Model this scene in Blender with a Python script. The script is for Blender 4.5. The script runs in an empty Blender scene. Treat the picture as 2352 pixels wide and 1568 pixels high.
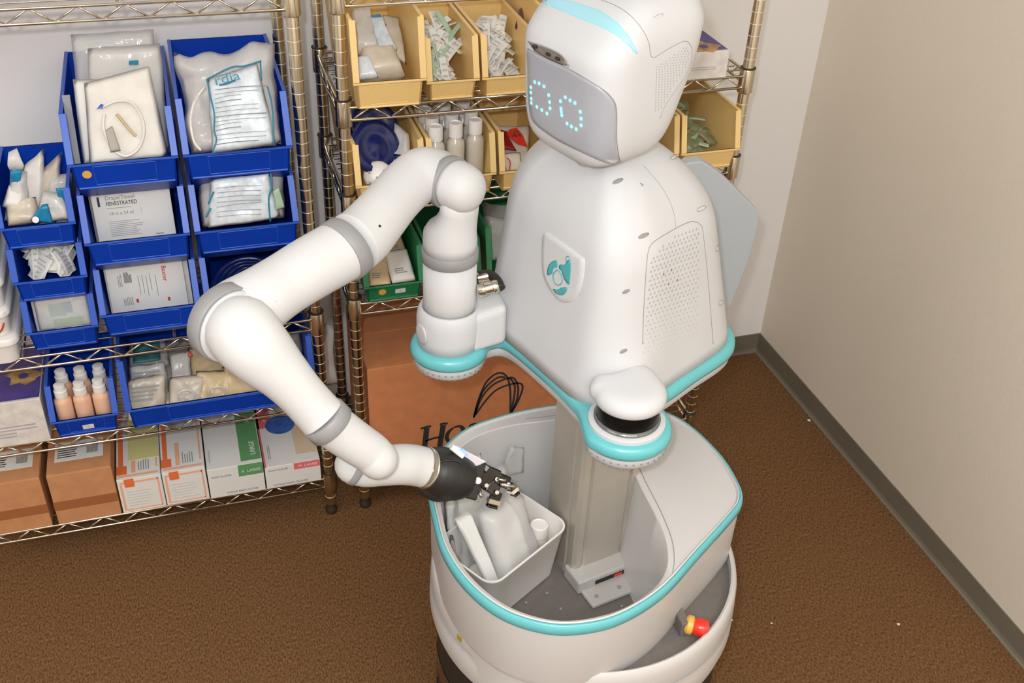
import bpy, bmesh, math, random
from mathutils import Vector, Matrix, noise
from mathutils.bvhtree import BVHTree
random.seed(7)
S = bpy.context.scene
COL = S.collection
PI = math.pi

# ------------------------------------------------------------------ camera
CT = Vector((0.02146619, -1.96415232, 1.8717039))
CM = ((0.95436557, -0.29617207, 0.03832045), (-0.13843166, -0.55242651, -0.82198639), (0.26461864, 0.77917087, -0.56821644))
CR, CD, CF = Vector(CM[0]), Vector(CM[1]), Vector(CM[2])
FPX = 2430.15
cam = bpy.data.cameras.new('camera')
camo = bpy.data.objects.new('camera', cam)
COL.objects.link(camo)
cam.sensor_width = 36.0
cam.lens = FPX * 36.0 / 2352.0
cam.clip_start = 0.05
m = Matrix.Identity(4)
for i in range(3):
    m[i][0] = CR[i]; m[i][1] = -CD[i]; m[i][2] = -CF[i]; m[i][3] = CT[i]
camo.matrix_world = m
S.camera = camo

# ------------------------------------------------------------------ light, exposure
S.view_settings.view_transform = 'Standard'
S.view_settings.look = 'None'
S.view_settings.gamma = 1.0
S.view_settings.use_curve_mapping = False
S.view_settings.exposure = 0.32
w = bpy.data.worlds.new('world'); S.world = w; w.use_nodes = True
w.node_tree.nodes['Background'].inputs[0].default_value = (1.0, 0.86, 0.7, 1)
w.node_tree.nodes['Background'].inputs[1].default_value = 0.3

def light(name, kind, loc, energy, col, size=0.1, rot=None):
    l = bpy.data.lights.new(name, kind); l.energy = energy; l.color = col
    if kind == 'AREA':
        l.shape = 'RECTANGLE'; l.size = size[0]; l.size_y = size[1]
    else:
        l.shadow_soft_size = size
    o = bpy.data.objects.new(name, l); COL.objects.link(o); o.location = loc
    if rot: o.rotation_euler = rot
    return o
light('camera_flash', 'POINT', (-0.045, -1.965, 1.955), 40, (0.90, 0.96, 1.0), 0.022)
light('ceiling_lamp_near', 'AREA', (0.2, -2.9, 2.66), 46, (1.0, 0.985, 0.955), (2.4, 1.6))
light('ceiling_lamp_far', 'AREA', (-1.9, -1.6, 2.66), 15, (1.0, 0.985, 0.955), (1.6, 1.6))

def at(u, v, x=None, y=None, z=None):
    r = (CR * (u - 1176) + CD * (v - 784)) / FPX + CF
    if x is not None: k = (x - CT.x) / r.x
    elif y is not None: k = (y - CT.y) / r.y
    else: k = (z - CT.z) / r.z
    return CT + r * k
def atd(u, v, d):
    return CT + ((CR * (u - 1176) + CD * (v - 784)) / FPX + CF) * d

# ------------------------------------------------------------------ materials
def lin(c):
    return tuple((x / 12.92 if x <= 0.04045 else ((x + 0.055) / 1.055) ** 2.4) for x in [k / 255 for k in c])
MATS = {}
def mat(name, c, rough=0.5, metal=0.0, alpha=1.0, emit=0.0, bump=0.0, bscale=200.0, var=0.0, vscale=20.0, coat=0.0, trans=0.0, spec=0.5, c2=None, sss=0.0, detail=3.0):
    if name in MATS: return MATS[name]
    M = bpy.data.materials.new(name); M.use_nodes = True
    nt = M.node_tree; b = nt.nodes['Principled BSDF']; I = b.inputs
    L = lin(c); I['Base Color'].default_value = (*L, 1)
    I['Roughness'].default_value = rough; I['Metallic'].default_value = metal; I['Alpha'].default_value = alpha
    I['Coat Weight'].default_value = coat; I['Transmission Weight'].default_value = trans
    I['Specular IOR Level'].default_value = spec
    if emit:
        I['Emission Color'].default_value = (*L, 1); I['Emission Strength'].default_value = emit
    tc = nt.nodes.new('ShaderNodeTexCoord')
    if var or c2:
        n = nt.nodes.new('ShaderNodeTexNoise'); n.inputs['Scale'].default_value = vscale; n.inputs['Detail'].default_value = detail
        nt.links.new(tc.outputs['Object'], n.inputs['Vector'])
        r = nt.nodes.new('ShaderNodeValToRGB')
        if c2: a, d = lin(c), lin(c2)
        else: a, d = [x * (1 - var) for x in L], [min(1, x * (1 + var)) for x in L]
        r.color_ramp.elements[0].color = (*a, 1); r.color_ramp.elements[1].color = (*d, 1)
        r.color_ramp.elements[0].position = 0.35; r.color_ramp.elements[1].position = 0.65
        nt.links.new(n.outputs[0], r.inputs[0]); nt.links.new(r.outputs[0], I['Base Color'])
    if bump:
        n2 = nt.nodes.new('ShaderNodeTexNoise'); n2.inputs['Scale'].default_value = bscale; n2.inputs['Detail'].default_value = 2
        nt.links.new(tc.outputs['Object'], n2.inputs['Vector'])
        bp = nt.nodes.new('ShaderNodeBump'); bp.inputs['Strength'].default_value = bump; bp.inputs['Distance'].default_value = 0.002
        nt.links.new(n2.outputs[0], bp.inputs['Height']); nt.links.new(bp.outputs[0], I['Normal'])
    MATS[name] = M
    return M
m_wall = mat('painted_wall', (240, 237, 236), 0.75, bump=0.25, bscale=260)
m_wallr = mat('painted_wall_beige', (234, 224, 208), 0.7, bump=0.25, bscale=260)
m_ceil = mat('ceiling_paint', (225, 222, 215), 0.9)
m_base = mat('vinyl_baseboard', (118, 112, 98), 0.5, var=0.06, vscale=6)
m_white = mat('robot_white', (208, 208, 210), 0.5, coat=0.04, spec=0.2, var=0.012, vscale=5)
m_white2 = mat('arm_white', (208, 207, 207), 0.48, coat=0.05, spec=0.2, var=0.012, vscale=5)
m_tub = mat('cart_white', (208, 205, 203), 0.38, coat=0.06, spec=0.35, var=0.015, vscale=4)
m_seam = mat('seam_grey', (150, 150, 152), 0.6)
m_dark = mat('dark_gap', (40, 38, 36), 0.7)
m_teal = mat('teal_band', (104, 190, 196), 0.3, coat=0.3)
m_tealp = mat('teal_print', (76, 168, 174), 0.4)
m_tealglow = mat('teal_light', (160, 210, 222), 0.3, emit=0.06)
m_ring = mat('joint_grey', (148, 147, 148), 0.45)
m_face = mat('face_panel', (168, 169, 177), 0.35, coat=0.2)
m_led = mat('eye_led', (110, 240, 250), 0.3, emit=1.6)
m_hole = mat('hole_grey', (150, 150, 154), 0.7)
m_alu = mat('brushed_aluminium', (188, 180, 168), 0.42, metal=0.35, var=0.03, vscale=30)
m_flange = mat('painted_flange', (196, 192, 188), 0.4, metal=0.2)
m_black = mat('black_rubber', (38, 36, 34), 0.42, bump=0.15, bscale=400)
m_blackg = mat('black_gloss', (14, 13, 13), 0.12, coat=0.6)
m_floorplate = mat('dark_grey_plate', (112, 106, 101), 0.5, var=0.05, vscale=60)
m_red = mat('red_plastic', (222, 48, 30), 0.25, coat=0.4)
m_yel = mat('yellow_plastic', (228, 176, 84), 0.4)
m_blue = mat('blue_plastic', (0, 58, 172), 0.36, coat=0.0, spec=0.3, var=0.04, vscale=12)
m_blueR = mat('blue_plastic_rim', (40, 88, 196), 0.38)
m_tan = mat('tan_plastic', (238, 200, 130), 0.38, coat=0.1, var=0.02, vscale=12)
m_tanR = mat('tan_plastic_rim', (243, 208, 142), 0.4)
m_green = mat('green_plastic', (38, 122, 76), 0.4, var=0.05, vscale=12)
m_greenR = mat('green_plastic_rim', (58, 138, 92), 0.4)
m_kraft = mat('kraft_cardboard', (196, 138, 94), 0.8, var=0.05, vscale=40, bump=0.1, bscale=300)
m_kraft2 = mat('red_kraft_cardboard', (212, 136, 88), 0.8, var=0.06, vscale=30, bump=0.1, bscale=300)
m_kraftd = mat('kraft_tape', (160, 98, 58), 0.55)
m_paper = mat('white_paper', (228, 226, 222), 0.6)
m_paper2 = mat('offwhite_paper', (230, 225, 217), 0.65, var=0.05, vscale=30)
m_film = mat('clear_film', (230, 228, 226), 0.1, alpha=0.42, bump=1.0, bscale=50)
m_film2 = mat('milky_film', (236, 232, 228), 0.12, alpha=0.55, bump=1.0, bscale=42)
m_foggy = mat('foggy_bag', (216, 204, 186), 0.3, alpha=0.85, bump=0.6, bscale=60, var=0.12, vscale=25)
m_print = mat('blue_print_film', (222, 226, 230), 0.3, c2=(196, 208, 218), vscale=90, bump=0.3, bscale=40)
m_ink = mat('black_ink', (50, 50, 54), 0.6)
m_inkg = mat('grey_ink', (148, 148, 152), 0.6)
m_inkt = mat('teal_ink', (34, 128, 158), 0.5)
m_inko = mat('orange_ink', (232, 116, 66), 0.5)
m_inkop = mat('pale_orange_ink', (238, 176, 144), 0.5)
m_inkr = mat('red_ink', (200, 60, 48), 0.5)
m_inkp = mat('pink_ink', (232, 112, 112), 0.5)
m_inkgr = mat('green_ink', (98, 154, 100), 0.5)
m_navy = mat('navy_rubber', (16, 34, 96), 0.2, coat=0.4)
m_bluep = mat('blue_glove_print', (62, 100, 176), 0.5, var=0.2, vscale=40)
m_purple = mat('purple_print', (62, 48, 128), 0.45, c2=(104, 88, 150), vscale=7)
m_gold = mat('gold_print', (212, 170, 104), 0.5, c2=(150, 110, 70), vscale=40)
m_palep = mat('pale_pattern_print', (212, 204, 200), 0.6, c2=(228, 222, 214), vscale=60)
m_sticky = mat('yellow_sticky_note', (214, 206, 142), 0.7, var=0.03, vscale=10)
m_greyphoto = mat('grey_photo_print', (150, 150, 148), 0.6, c2=(200, 200, 198), vscale=45)
m_peach = mat('peach_lotion_plastic', (238, 190, 160), 0.32, coat=0.2)
m_clearliq = mat('frosted_bottle', (216, 206, 190), 0.25, alpha=0.9)
m_cap = mat('white_cap', (238, 234, 230), 0.35)
m_tubwhite = mat('white_tub_plastic', (238, 233, 228), 0.35)
m_chrome = mat('chrome', (226, 218, 204), 0.17, metal=1.0)
m_chromep = mat('post_chrome', (214, 202, 180), 0.2, metal=1.0)
m_chromed = mat('groove_bright', (250, 244, 228), 0.3, metal=0.6)
m_rubber = mat('dark_clip', (52, 44, 36), 0.5)
m_screen = mat('grey_back_panel', (176, 182, 188), 0.4)
m_glovew = mat('white_latex', (226, 222, 218), 0.45, bump=0.4, bscale=60)
m_tealpk = mat('teal_wrap', (26, 128, 176), 0.3, var=0.2, vscale=60)
m_greenpk = mat('mint_wrap', (170, 196, 172), 0.4)
m_beige = mat('beige_film', (214, 188, 148), 0.35, var=0.12, vscale=30, bump=0.5, bscale=60)
m_redbio = mat('red_print', (206, 52, 34), 0.4)
m_darkred = mat('dark_red_wrap', (140, 24, 26), 0.35)
m_greenblur = mat('green_grey_wrap', (160, 158, 122), 0.5, c2=(120, 130, 96), vscale=40)

# carpet: brown loop pile with fine fleck
m_carpet = bpy.data.materials.new('carpet'); m_carpet.use_nodes = True
nt = m_carpet.node_tree; b = nt.nodes['Principled BSDF']; b.inputs['Roughness'].default_value = 0.95; b.inputs['Specular IOR Level'].default_value = 0.1
tc = nt.nodes.new('ShaderNodeTexCoord')
n1 = nt.nodes.new('ShaderNodeTexNoise'); n1.inputs['Scale'].default_value = 190; n1.inputs['Detail'].default_value = 4
n2 = nt.nodes.new('ShaderNodeTexNoise'); n2.inputs['Scale'].default_value = 3.2; n2.inputs['Detail'].default_value = 3
mpn = nt.nodes.new('ShaderNodeMapping'); mpn.inputs['Scale'].default_value = (1.6, 0.7, 1)
nt.links.new(tc.outputs['Object'], mpn.inputs[0]); nt.links.new(mpn.outputs[0], n1.inputs['Vector']); nt.links.new(tc.outputs['Object'], n2.inputs['Vector'])
r1 = nt.nodes.new('ShaderNodeValToRGB'); r1.color_ramp.elements[0].position = 0.3; r1.color_ramp.elements[1].position = 0.72
r1.color_ramp.elements[0].color = (*lin((84, 58, 34)), 1); r1.color_ramp.elements[1].color = (*lin((150, 110, 74)), 1)
mx = nt.nodes.new('ShaderNodeMix'); mx.data_type = 'RGBA'; mx.blend_type = 'MULTIPLY'; mx.inputs[0].default_value = 0.35
nt.links.new(n1.outputs[0], r1.inputs[0]); nt.links.new(r1.outputs[0], mx.inputs[6])
r2 = nt.nodes.new('ShaderNodeValToRGB'); r2.color_ramp.elements[0].color = (0.7, 0.68, 0.68, 1); r2.color_ramp.elements[1].color = (1, 1, 1, 1)
nt.links.new(n2.outputs[0], r2.inputs[0]); nt.links.new(r2.outputs[0], mx.inputs[7]); nt.links.new(mx.outputs[2], b.inputs['Base Color'])
bp = nt.nodes.new('ShaderNodeBump'); bp.inputs['Strength'].default_value = 0.7; bp.inputs['Distance'].default_value = 0.004
nt.links.new(n1.outputs[0], bp.inputs['Height']); nt.links.new(bp.outputs[0], b.inputs['Normal'])

# ------------------------------------------------------------------ mesh helpers
def link(name, bm, mt, parent=None, smooth=False, bevel=0, seg=2, auto=None):
    me = bpy.data.meshes.new(name)
    bmesh.ops.recalc_face_normals(bm, faces=bm.faces)
    if smooth:
        for f in bm.faces: f.smooth = True
    if auto is not None:
        for f in bm.faces: f.smooth = True
        for e in bm.edges:
            if len(e.link_faces) == 2 and e.calc_face_angle(0) > auto: e.smooth = False
    bm.to_mesh(me); bm.free()
    me.materials.append(mt)
    o = bpy.data.objects.new(name, me); COL.objects.link(o)
    if parent is not None:
        o.parent = parent
        o.matrix_parent_inverse = parent_world(parent).inverted()
    if bevel:
        md = o.modifiers.new('bevel', 'BEVEL'); md.width = bevel; md.segments = seg; md.limit_method = 'ANGLE'; md.angle_limit = 0.6
    return o
WM = {}
def parent_world(o):
    if o.parent is None:
        return Matrix.Translation(o.location) @ o.rotation_euler.to_matrix().to_4x4()
    return parent_world(o.parent) @ o.matrix_parent_inverse @ Matrix.Translation(o.location) @ o.rotation_euler.to_matrix().to_4x4()
def thing(name, label, cat, loc=(0, 0, 0), group=None, rot=None):
    o = bpy.data.objects.new(name, None); COL.objects.link(o); o.location = loc
    o.empty_display_size = 0.05
    if rot: o.rotation_euler = rot
    o['label'] = label; o['category'] = cat
    if group: o['group'] = group
    return o
def tag(o, label=None, cat=None, group=None, kind=None):
    if label: o['label'] = label
    if cat: o['category'] = cat
    if group: o['group'] = group
    if kind: o['kind'] = kind
    return o
def box(bm, x0, x1, y0, y1, z0, z1):
    v = [bm.verts.new(p) for p in ((x0, y0, z0), (x1, y0, z0), (x1, y1, z0), (x0, y1, z0), (x0, y0, z1), (x1, y0, z1), (x1, y1, z1), (x0, y1, z1))]
    for f in ((0, 3, 2, 1), (4, 5, 6, 7), (0, 1, 5, 4), (1, 2, 6, 5), (2, 3, 7, 6), (3, 0, 4, 7)):
        bm.faces.new([v[i] for i in f])
    return v
def hexa(bm, P):
    v = [bm.verts.new(p) for p in P]
    for f in ((0, 3, 2, 1), (4, 5, 6, 7), (0, 1, 5, 4), (1, 2, 6, 5), (2, 3, 7, 6), (3, 0, 4, 7)):
        bm.faces.new([v[i] for i in f])
def loft(bm, rings, cap0=True, cap1=True, close=True):
    R = [[bm.verts.new(p) for p in r] for r in rings]
    n = len(R[0])
    for a, c in zip(R, R[1:]):
        for i in range(n if close else n - 1):
            j = (i + 1) % n
            bm.faces.new((a[i], a[j], c[j], c[i]))
    if cap0: bm.faces.new(list(reversed(R[0])))
    if cap1: bm.faces.new(R[-1])
    return R
def frame(d):
    d = d.normalized()
    a = Vector((0, 0, 1)) if abs(d.z) < 0.9 else Vector((1, 0, 0))
    u = d.cross(a).normalized(); return u, d.cross(u).normalized()
def ringpts(c, d, r, n, u=None):
    if u is None: u, v = frame(d)
    else:
        u = (u - d.normalized() * u.dot(d.normalized())).normalized(); v = d.normalized().cross(u)
    return [c + (u * math.cos(2 * PI * i / n) + v * math.sin(2 * PI * i / n)) * r for i in range(n)]
def rod(bm, a, c, r, n=8):
    a, c = Vector(a), Vector(c); d = c - a
    loft(bm, [ringpts(a, d, r, n), ringpts(c, d, r, n)])
def lathe(bm, prof, c=(0, 0, 0), axis=(0, 0, 1), n=40, caps=True):
    c = Vector(c); ax = Vector(axis).normalized()
    loft(bm, [ringpts(c + ax * z, ax, max(r, 1e-4), n) for r, z in prof], caps, caps)
def crom(P, n, closed=False):
    P = [Vector(p) for p in P]; N = len(P); out = []
    segs = N if closed else N - 1
    for s in range(segs):
        if closed: a, b_, c, d = P[(s - 1) % N], P[s], P[(s + 1) % N], P[(s + 2) % N]
        else: a, b_, c, d = P[max(s - 1, 0)], P[s], P[s + 1], P[min(s + 2, N - 1)]
        for k in range(n):
            t = k / n
            out.append(0.5 * ((2 * b_) + (c - a) * t + (2 * a - 5 * b_ + 4 * c - d) * t * t + (3 * b_ - a - 3 * c + d) * t ** 3))
    if not closed: out.append(P[-1].copy())
    return out
def sweep(bm, pts, rad, n=36, sub=6, cap0=True, cap1=True, dome0=True, dome1=True):
    Q = crom([(*p, 0) [:3] for p in pts], sub); R = [v.x for v in crom([(r, 0, 0) for r in rad], sub)]
    rings = []; u = None; N = len(Q)
    def tan(i): return (Q[min(i + 1, N - 1)] - Q[max(i - 1, 0)]).normalized()
    t0 = tan(0); u, _ = frame(t0)
    if dome0:
        for a in (80, 60, 40, 20):
            a = math.radians(a); rings.append(ringpts(Q[0] - t0 * R[0] * math.sin(a), t0, R[0] * math.cos(a), n, u))
    for i in range(N):
        t = tan(i); u = (u - t * u.dot(t)).normalized(); rings.append(ringpts(Q[i], t, R[i], n, u))
    if dome1:
        t1 = tan(N - 1)
        for a in (20, 40, 60, 80):
            a = math.radians(a); rings.append(ringpts(Q[-1] + t1 * R[-1] * math.sin(a), t1, R[-1] * math.cos(a), n, u))
    loft(bm, rings, cap0, cap1)
def tube(name, pts, r, mt, parent=None, n=8, sub=4, smooth_path=True):
    bm = bmesh.new()
    if smooth_path: sweep(bm, pts, [r] * len(pts), n, sub, dome0=False, dome1=False)
    else:
        for a, c in zip(pts, pts[1:]): rod(bm, a, c, r, n)
    return link(name, bm, mt, parent, smooth=True)
def plate(name, c4, mt, parent=None, off=0.0006, label=None):
    """thin printed patch given four corners (bl, br, tr, tl)"""
    c4 = [Vector(c) for c in c4]; n = (c4[1] - c4[0]).cross(c4[3] - c4[0]).normalized()
    if n.dot(CT - c4[0]) < 0: n = -n
    bm = bmesh.new()
    hexa(bm, [c + n * (off * 0.2) for c in c4] + [c + n * off for c in c4])
    o = link(name, bm, mt, parent)
    if label: o['label'] = label
    return o
def text(body, c, xdir, ydir, size, mt, parent, shear=0.0, name='lettering', ext=0.0003, sx=1.0):
    cu = bpy.data.curves.new('t', 'FONT'); cu.body = body; cu.size = size; cu.extrude = ext; cu.shear = shear; cu.resolution_u = 3
    o = bpy.data.objects.new('t', cu)
    me = bpy.data.meshes.new_from_object(o); bpy.data.objects.remove(o)
    xd = Vector(xdir).normalized(); yd = Vector(ydir); yd = (yd - xd * yd.dot(xd)).normalized(); zd = xd.cross(yd)
    mm = Matrix(((xd.x * sx, yd.x, zd.x, c[0]), (xd.y * sx, yd.y, zd.y, c[1]), (xd.z * sx, yd.z, zd.z, c[2]), (0, 0, 0, 1)))
    me.transform(mm); me.materials.clear(); me.materials.append(mt); me.name = name
    o = bpy.data.objects.new(name, me); COL.objects.link(o)
    if parent is not None:
        o.parent = parent; o.matrix_parent_inverse = parent_world(parent).inverted()
    return o
class Face:
    """a flat printed face: origin, unit axes and size; (a,b) run 0..1"""
    def __init__(s, o, X, Y, par, lift=0.0006):
        s.o = Vector(o); s.X = Vector(X); s.Y = Vector(Y); s.par = par
        n = s.X.cross(s.Y).normalized()
        s.n = n if n.dot(CT - s.o) > 0 else -n
        s.lift = lift
    def p(s, a, b_, l=0.0): return s.o + s.X * a + s.Y * b_ + s.n * l
    def rect(s, a0, b0, a1, b1, mt, name='print_patch', lv=1):
        return plate(name, [s.p(a0, b0), s.p(a1, b0), s.p(a1, b1), s.p(a0, b1)], mt, s.par, s.lift * lv)
    def lines(s, a0, b0, a1, b1, n, mt, vert=False, fill=0.4, seed=0, name='fine_print'):
        rnd = random.Random(seed); bm = bmesh.new(); nn = s.n
        for i in range(n):
            e = 1 - rnd.random() * 0.35
            if vert:
                x = a0 + (a1 - a0) * i / n; q = (x, b0, x + (a1 - a0) / n * fill, b0 + (b1 - b0) * e)
            else:
                y = b0 + (b1 - b0) * i / n; q = (a0, y, a0 + (a1 - a0) * e, y + (b1 - b0) / n * fill)
            c4 = [s.p(q[0], q[1]), s.p(q[2], q[1]), s.p(q[2], q[3]), s.p(q[0], q[3])]
            hexa(bm, [c + nn * 0.0002 for c in c4] + [c + nn * s.lift for c in c4])
        return link(name, bm, mt, s.par)
    def text(s, t, a, b_, size, mt, **k):
        return text(t, s.p(a, b_, s.lift), s.X, s.Y, size, mt, s.par, **k)

def pouch(name, c4, thick, mt, parent=None, amp=0.004, seed=0, n=14, m_=14, edge=0.004, freq=22, fill=1.0, flat=0.12):
    """pillow or bag between four corners (bl, br, tr, tl), crumpled"""
    c = [Vector(p) for p in c4]; nrm = (c[1] - c[0]).cross(c[3] - c[0]).normalized()
    if nrm.dot(CT - c[0]) < 0: nrm = -nrm
    bm = bmesh.new(); off = Vector((seed * 3.17, seed * 1.3, seed * 7.7))
    sh = []
    for side in (1, -1):
        G = []
        for j in range(m_ + 1):
            row = []
            for i in range(n + 1):
                a, b_ = i / n, j / m_
                p = (c[0] * (1 - a) + c[1] * a) * (1 - b_) + (c[3] * (1 - a) + c[2] * a) * b_
                e = min(a, 1 - a, b_, 1 - b_)
                if e <= 0 and side == -1:
                    row.append(sh[j][i]); continue
                nv = noise.noise_vector(p * freq + off)
                p = p + nv * edge
                pr = min(1, e / flat); pr = math.sqrt(pr) if pr > 0 else 0
                d = thick * 0.5 * pr * fill + (noise.noise(p * freq * 1.7 + off) + 0.6 * abs(noise.noise(p * freq * 3.1 - off))) * amp
                p = p + nrm * d * side if e > 0 else p + nrm * amp * noise.noise(p * freq + off) * 2
                row.append(bm.verts.new(p))
            G.append(row)
        if side == 1: sh = G
        for j in range(m_):
            for i in range(n):
                q = (G[j][i], G[j][i + 1], G[j + 1][i + 1], G[j + 1][i])
                try: bm.faces.new(q if side == 1 else q[::-1])
                except ValueError: pass
    return link(name, bm, mt, parent, smooth=True)

# ------------------------------------------------------------------ the room
XW, YW = 1.622, 0.37
def struct(name, x0, x1, y0, y1, z0, z1, mt):
    bm = bmesh.new(); box(bm, x0, x1, y0, y1, z0, z1)
    return tag(link(name, bm, mt), kind='structure')
bm = bmesh.new()
fv = [bm.verts.new(p) for p in ((-3.2, -4.2, -.05), (XW + .1, -4.2, -.05), (XW + .1, YW + .1, -.05), (-3.2, YW + .1, -.05), (-3.2, -4.2, 0), (XW + .1, -4.2, 0), (XW + .1, YW + .1, 0), (-3.2, YW + .1, 0))]
for f in ((0, 3, 2, 1), (4, 5, 6, 7), (0, 1, 5, 4), (1, 2, 6, 5), (2, 3, 7, 6), (3, 0, 4, 7)): bm.faces.new([fv[i] for i in f])
tag(link('floor', bm, m_carpet), kind='structure')
struct('wall_back', -3.2, XW + .1, YW, YW + .1, 0, 2.7, m_wall)
struct('wall_right', XW, XW + .1, -4.2, YW, 0, 2.7, m_wallr)
struct('wall_left', -3.3, -3.2, -4.2, YW + .1, 0, 2.7, m_wall)
struct('wall_front', -3.3, XW + .1, -4.3, -4.2, 0, 2.7, m_wallr)
struct('ceiling', -3.3, XW + .1, -4.3, YW + .1, 2.7, 2.8, m_ceil)
def baseboard(name, a, b_, nrm, h=0.066):
    bm = bmesh.new(); a, b_, n = Vector(a), Vector(b_), Vector(nrm)
    prof = [(0.0, h), (0.0035, h), (0.0035, 0.012), (0.006, 0.005), (0.011, 0.0008), (0.0, 0.0005)]
    R = [[p + n * o_ + Vector((0, 0, z)) for o_, z in prof] for p in (a, b_)]
    loft(bm, R); return tag(link(name, bm, m_base), kind='structure')
baseboard('baseboard_back', (-3.2, YW, 0), (XW, YW, 0), (0, -1, 0))
baseboard('baseboard_right', (XW, YW - .004, 0), (XW, -4.2, 0), (-1, 0, 0))
for i, (u, v, r) in enumerate(((1858, 965, .006), (2063, 1433, .004), (1772, 1431, .0025), (1681, 1424, .0025))):
    c = at(u, v, z=0.001); bm = bmesh.new()
    k = [(c + Vector((math.cos(a) * r * random.uniform(.7, 1.3), math.sin(a) * r * random.uniform(.6, 1.2), 0))) for a in [j * PI / 4 for j in range(8)]]
    loft(bm, [k, [p + Vector((0, 0, .0012)) for p in k], [c + (p - c) * .5 + Vector((0, 0, .002)) for p in k]])
    o = link('paper_scrap', bm, m_paper2)
    tag(o, ['pale round scrap on the carpet near the baseboard of the right wall', 'white paper scrap on the open carpet at lower right', 'tiny pale crumb on the carpet, right one of the two beside the red button', 'tiny pale crumb on the carpet, the one closest to the red button'][i], 'scrap')

# ------------------------------------------------------------------ wire shelving
def ring_profile(bm, c, r, z0, z1, n=16):
    lathe(bm, [(r, z0), (r, z1)], c, n=n)
def wire_unit(x0, x1, levels, label, yb=0.305, ztop=1.75, zref=0.0):
    T = thing('wire_shelving_unit', label, 'shelf', ((x0 + x1) / 2, yb / 2, 0))
    posts = [(x0, 0), (x1, 0), (x0, yb), (x1, yb)]
    for (x, y) in posts:
        bm = bmesh.new(); lathe(bm, [(.0117, .03), (.0122, .035), (.0122, ztop), (.010, ztop + .004)], (x, y, 0), n=24)
        p = link('post', bm, m_chromep, T, auto=0.7)
        bm = bmesh.new(); lathe(bm, [(.0135, .0005), (.0145, .004), (.0145, .012), (.010, .018), (.010, .032)], (x, y, 0), n=20)
        link('foot', bm, m_rubber, p, auto=0.7)
        bm = bmesh.new(); z = .055 + (zref % .0254)
        while z < ztop:
            lathe(bm, [(.0122, -.0009), (.0128, -.0004), (.0128, .0004), (.0122, .0009)], (x, y, z), n=20); z += .0254
        tag(link('groove_ring', bm, m_chromed, p, smooth=True), kind='stuff')
    for zt in levels:
        zb = zt - .026
        bm = bmesh.new()
        for k in range(11):
            y = .028 + (yb - .056) * k / 10
            rod(bm, (x0 + .004, y, zt), (x1 - .004, y, zt), .0016, 6)
        for k in range(1, 4):
            x = x0 + (x1 - x0) * k / 4
            rod(bm, (x, -.003, zt - .005), (x, yb, zt - .005), .0028, 6)
        s = link('wire_shelf', bm, m_chrome, T, smooth=True)
        def truss(name, a, c):
            bm = bmesh.new(); a, c = Vector(a), Vector(c); L = (c - a).length; n = max(2, int(round(L / .078)))
            dz = Vector((0, 0, zt - zb))
            rod(bm, a, c, .0032, 10); rod(bm, a - dz, c - dz, .0032, 10)
            for i in range(n):
                p0, p1, p2 = a + (c - a) * (i / n), a + (c - a) * ((i + .5) / n), a + (c - a) * ((i + 1) / n)
                rod(bm, p0 - dz, p1, .0021, 6); rod(bm, p1, p2 - dz, .0021, 6)
            link(name, bm, m_chrome, s, smooth=True)
        truss('front_rail', (x0 + .014, -.008, zt), (x1 - .014, -.008, zt))
        truss('back_rail', (x0 + .014, yb + .008, zt), (x1 - .014, yb + .008, zt))
        truss('side_rail', (x0 - .006, .014, zt), (x0 - .006, yb - .014, zt))
        truss('side_rail', (x1 + .006, .014, zt), (x1 + .006, yb - .014, zt))
        for (x, y) in posts:
            bm = bmesh.new()
            lathe(bm, [(.0150, -.040), (.0168, -.038), (.0160, .012), (.0150, .014), (.0125, .0145)], (x, y, zt), n=24)
            link('collar', bm, m_chromep, s, auto=0.7)
            bm = bmesh.new(); lathe(bm, [(.0128, .0135), (.0172, .0145), (.0172, .0165), (.0128, .0175)], (x, y, zt), n=24)
            link('clip_ring', bm, m_rubber, s, auto=0.7)
    return T
wire_unit(-.965, .233, (.1165, .3625, .5805, 1.284), 'wide chrome wire shelving unit at left, holding the blue bins')
wire_unit(.318, 1.2, (.108, .605, .856, 1.060, 1.284), 'chrome wire shelving unit behind the robot, holding the tan and green bins')

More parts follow.
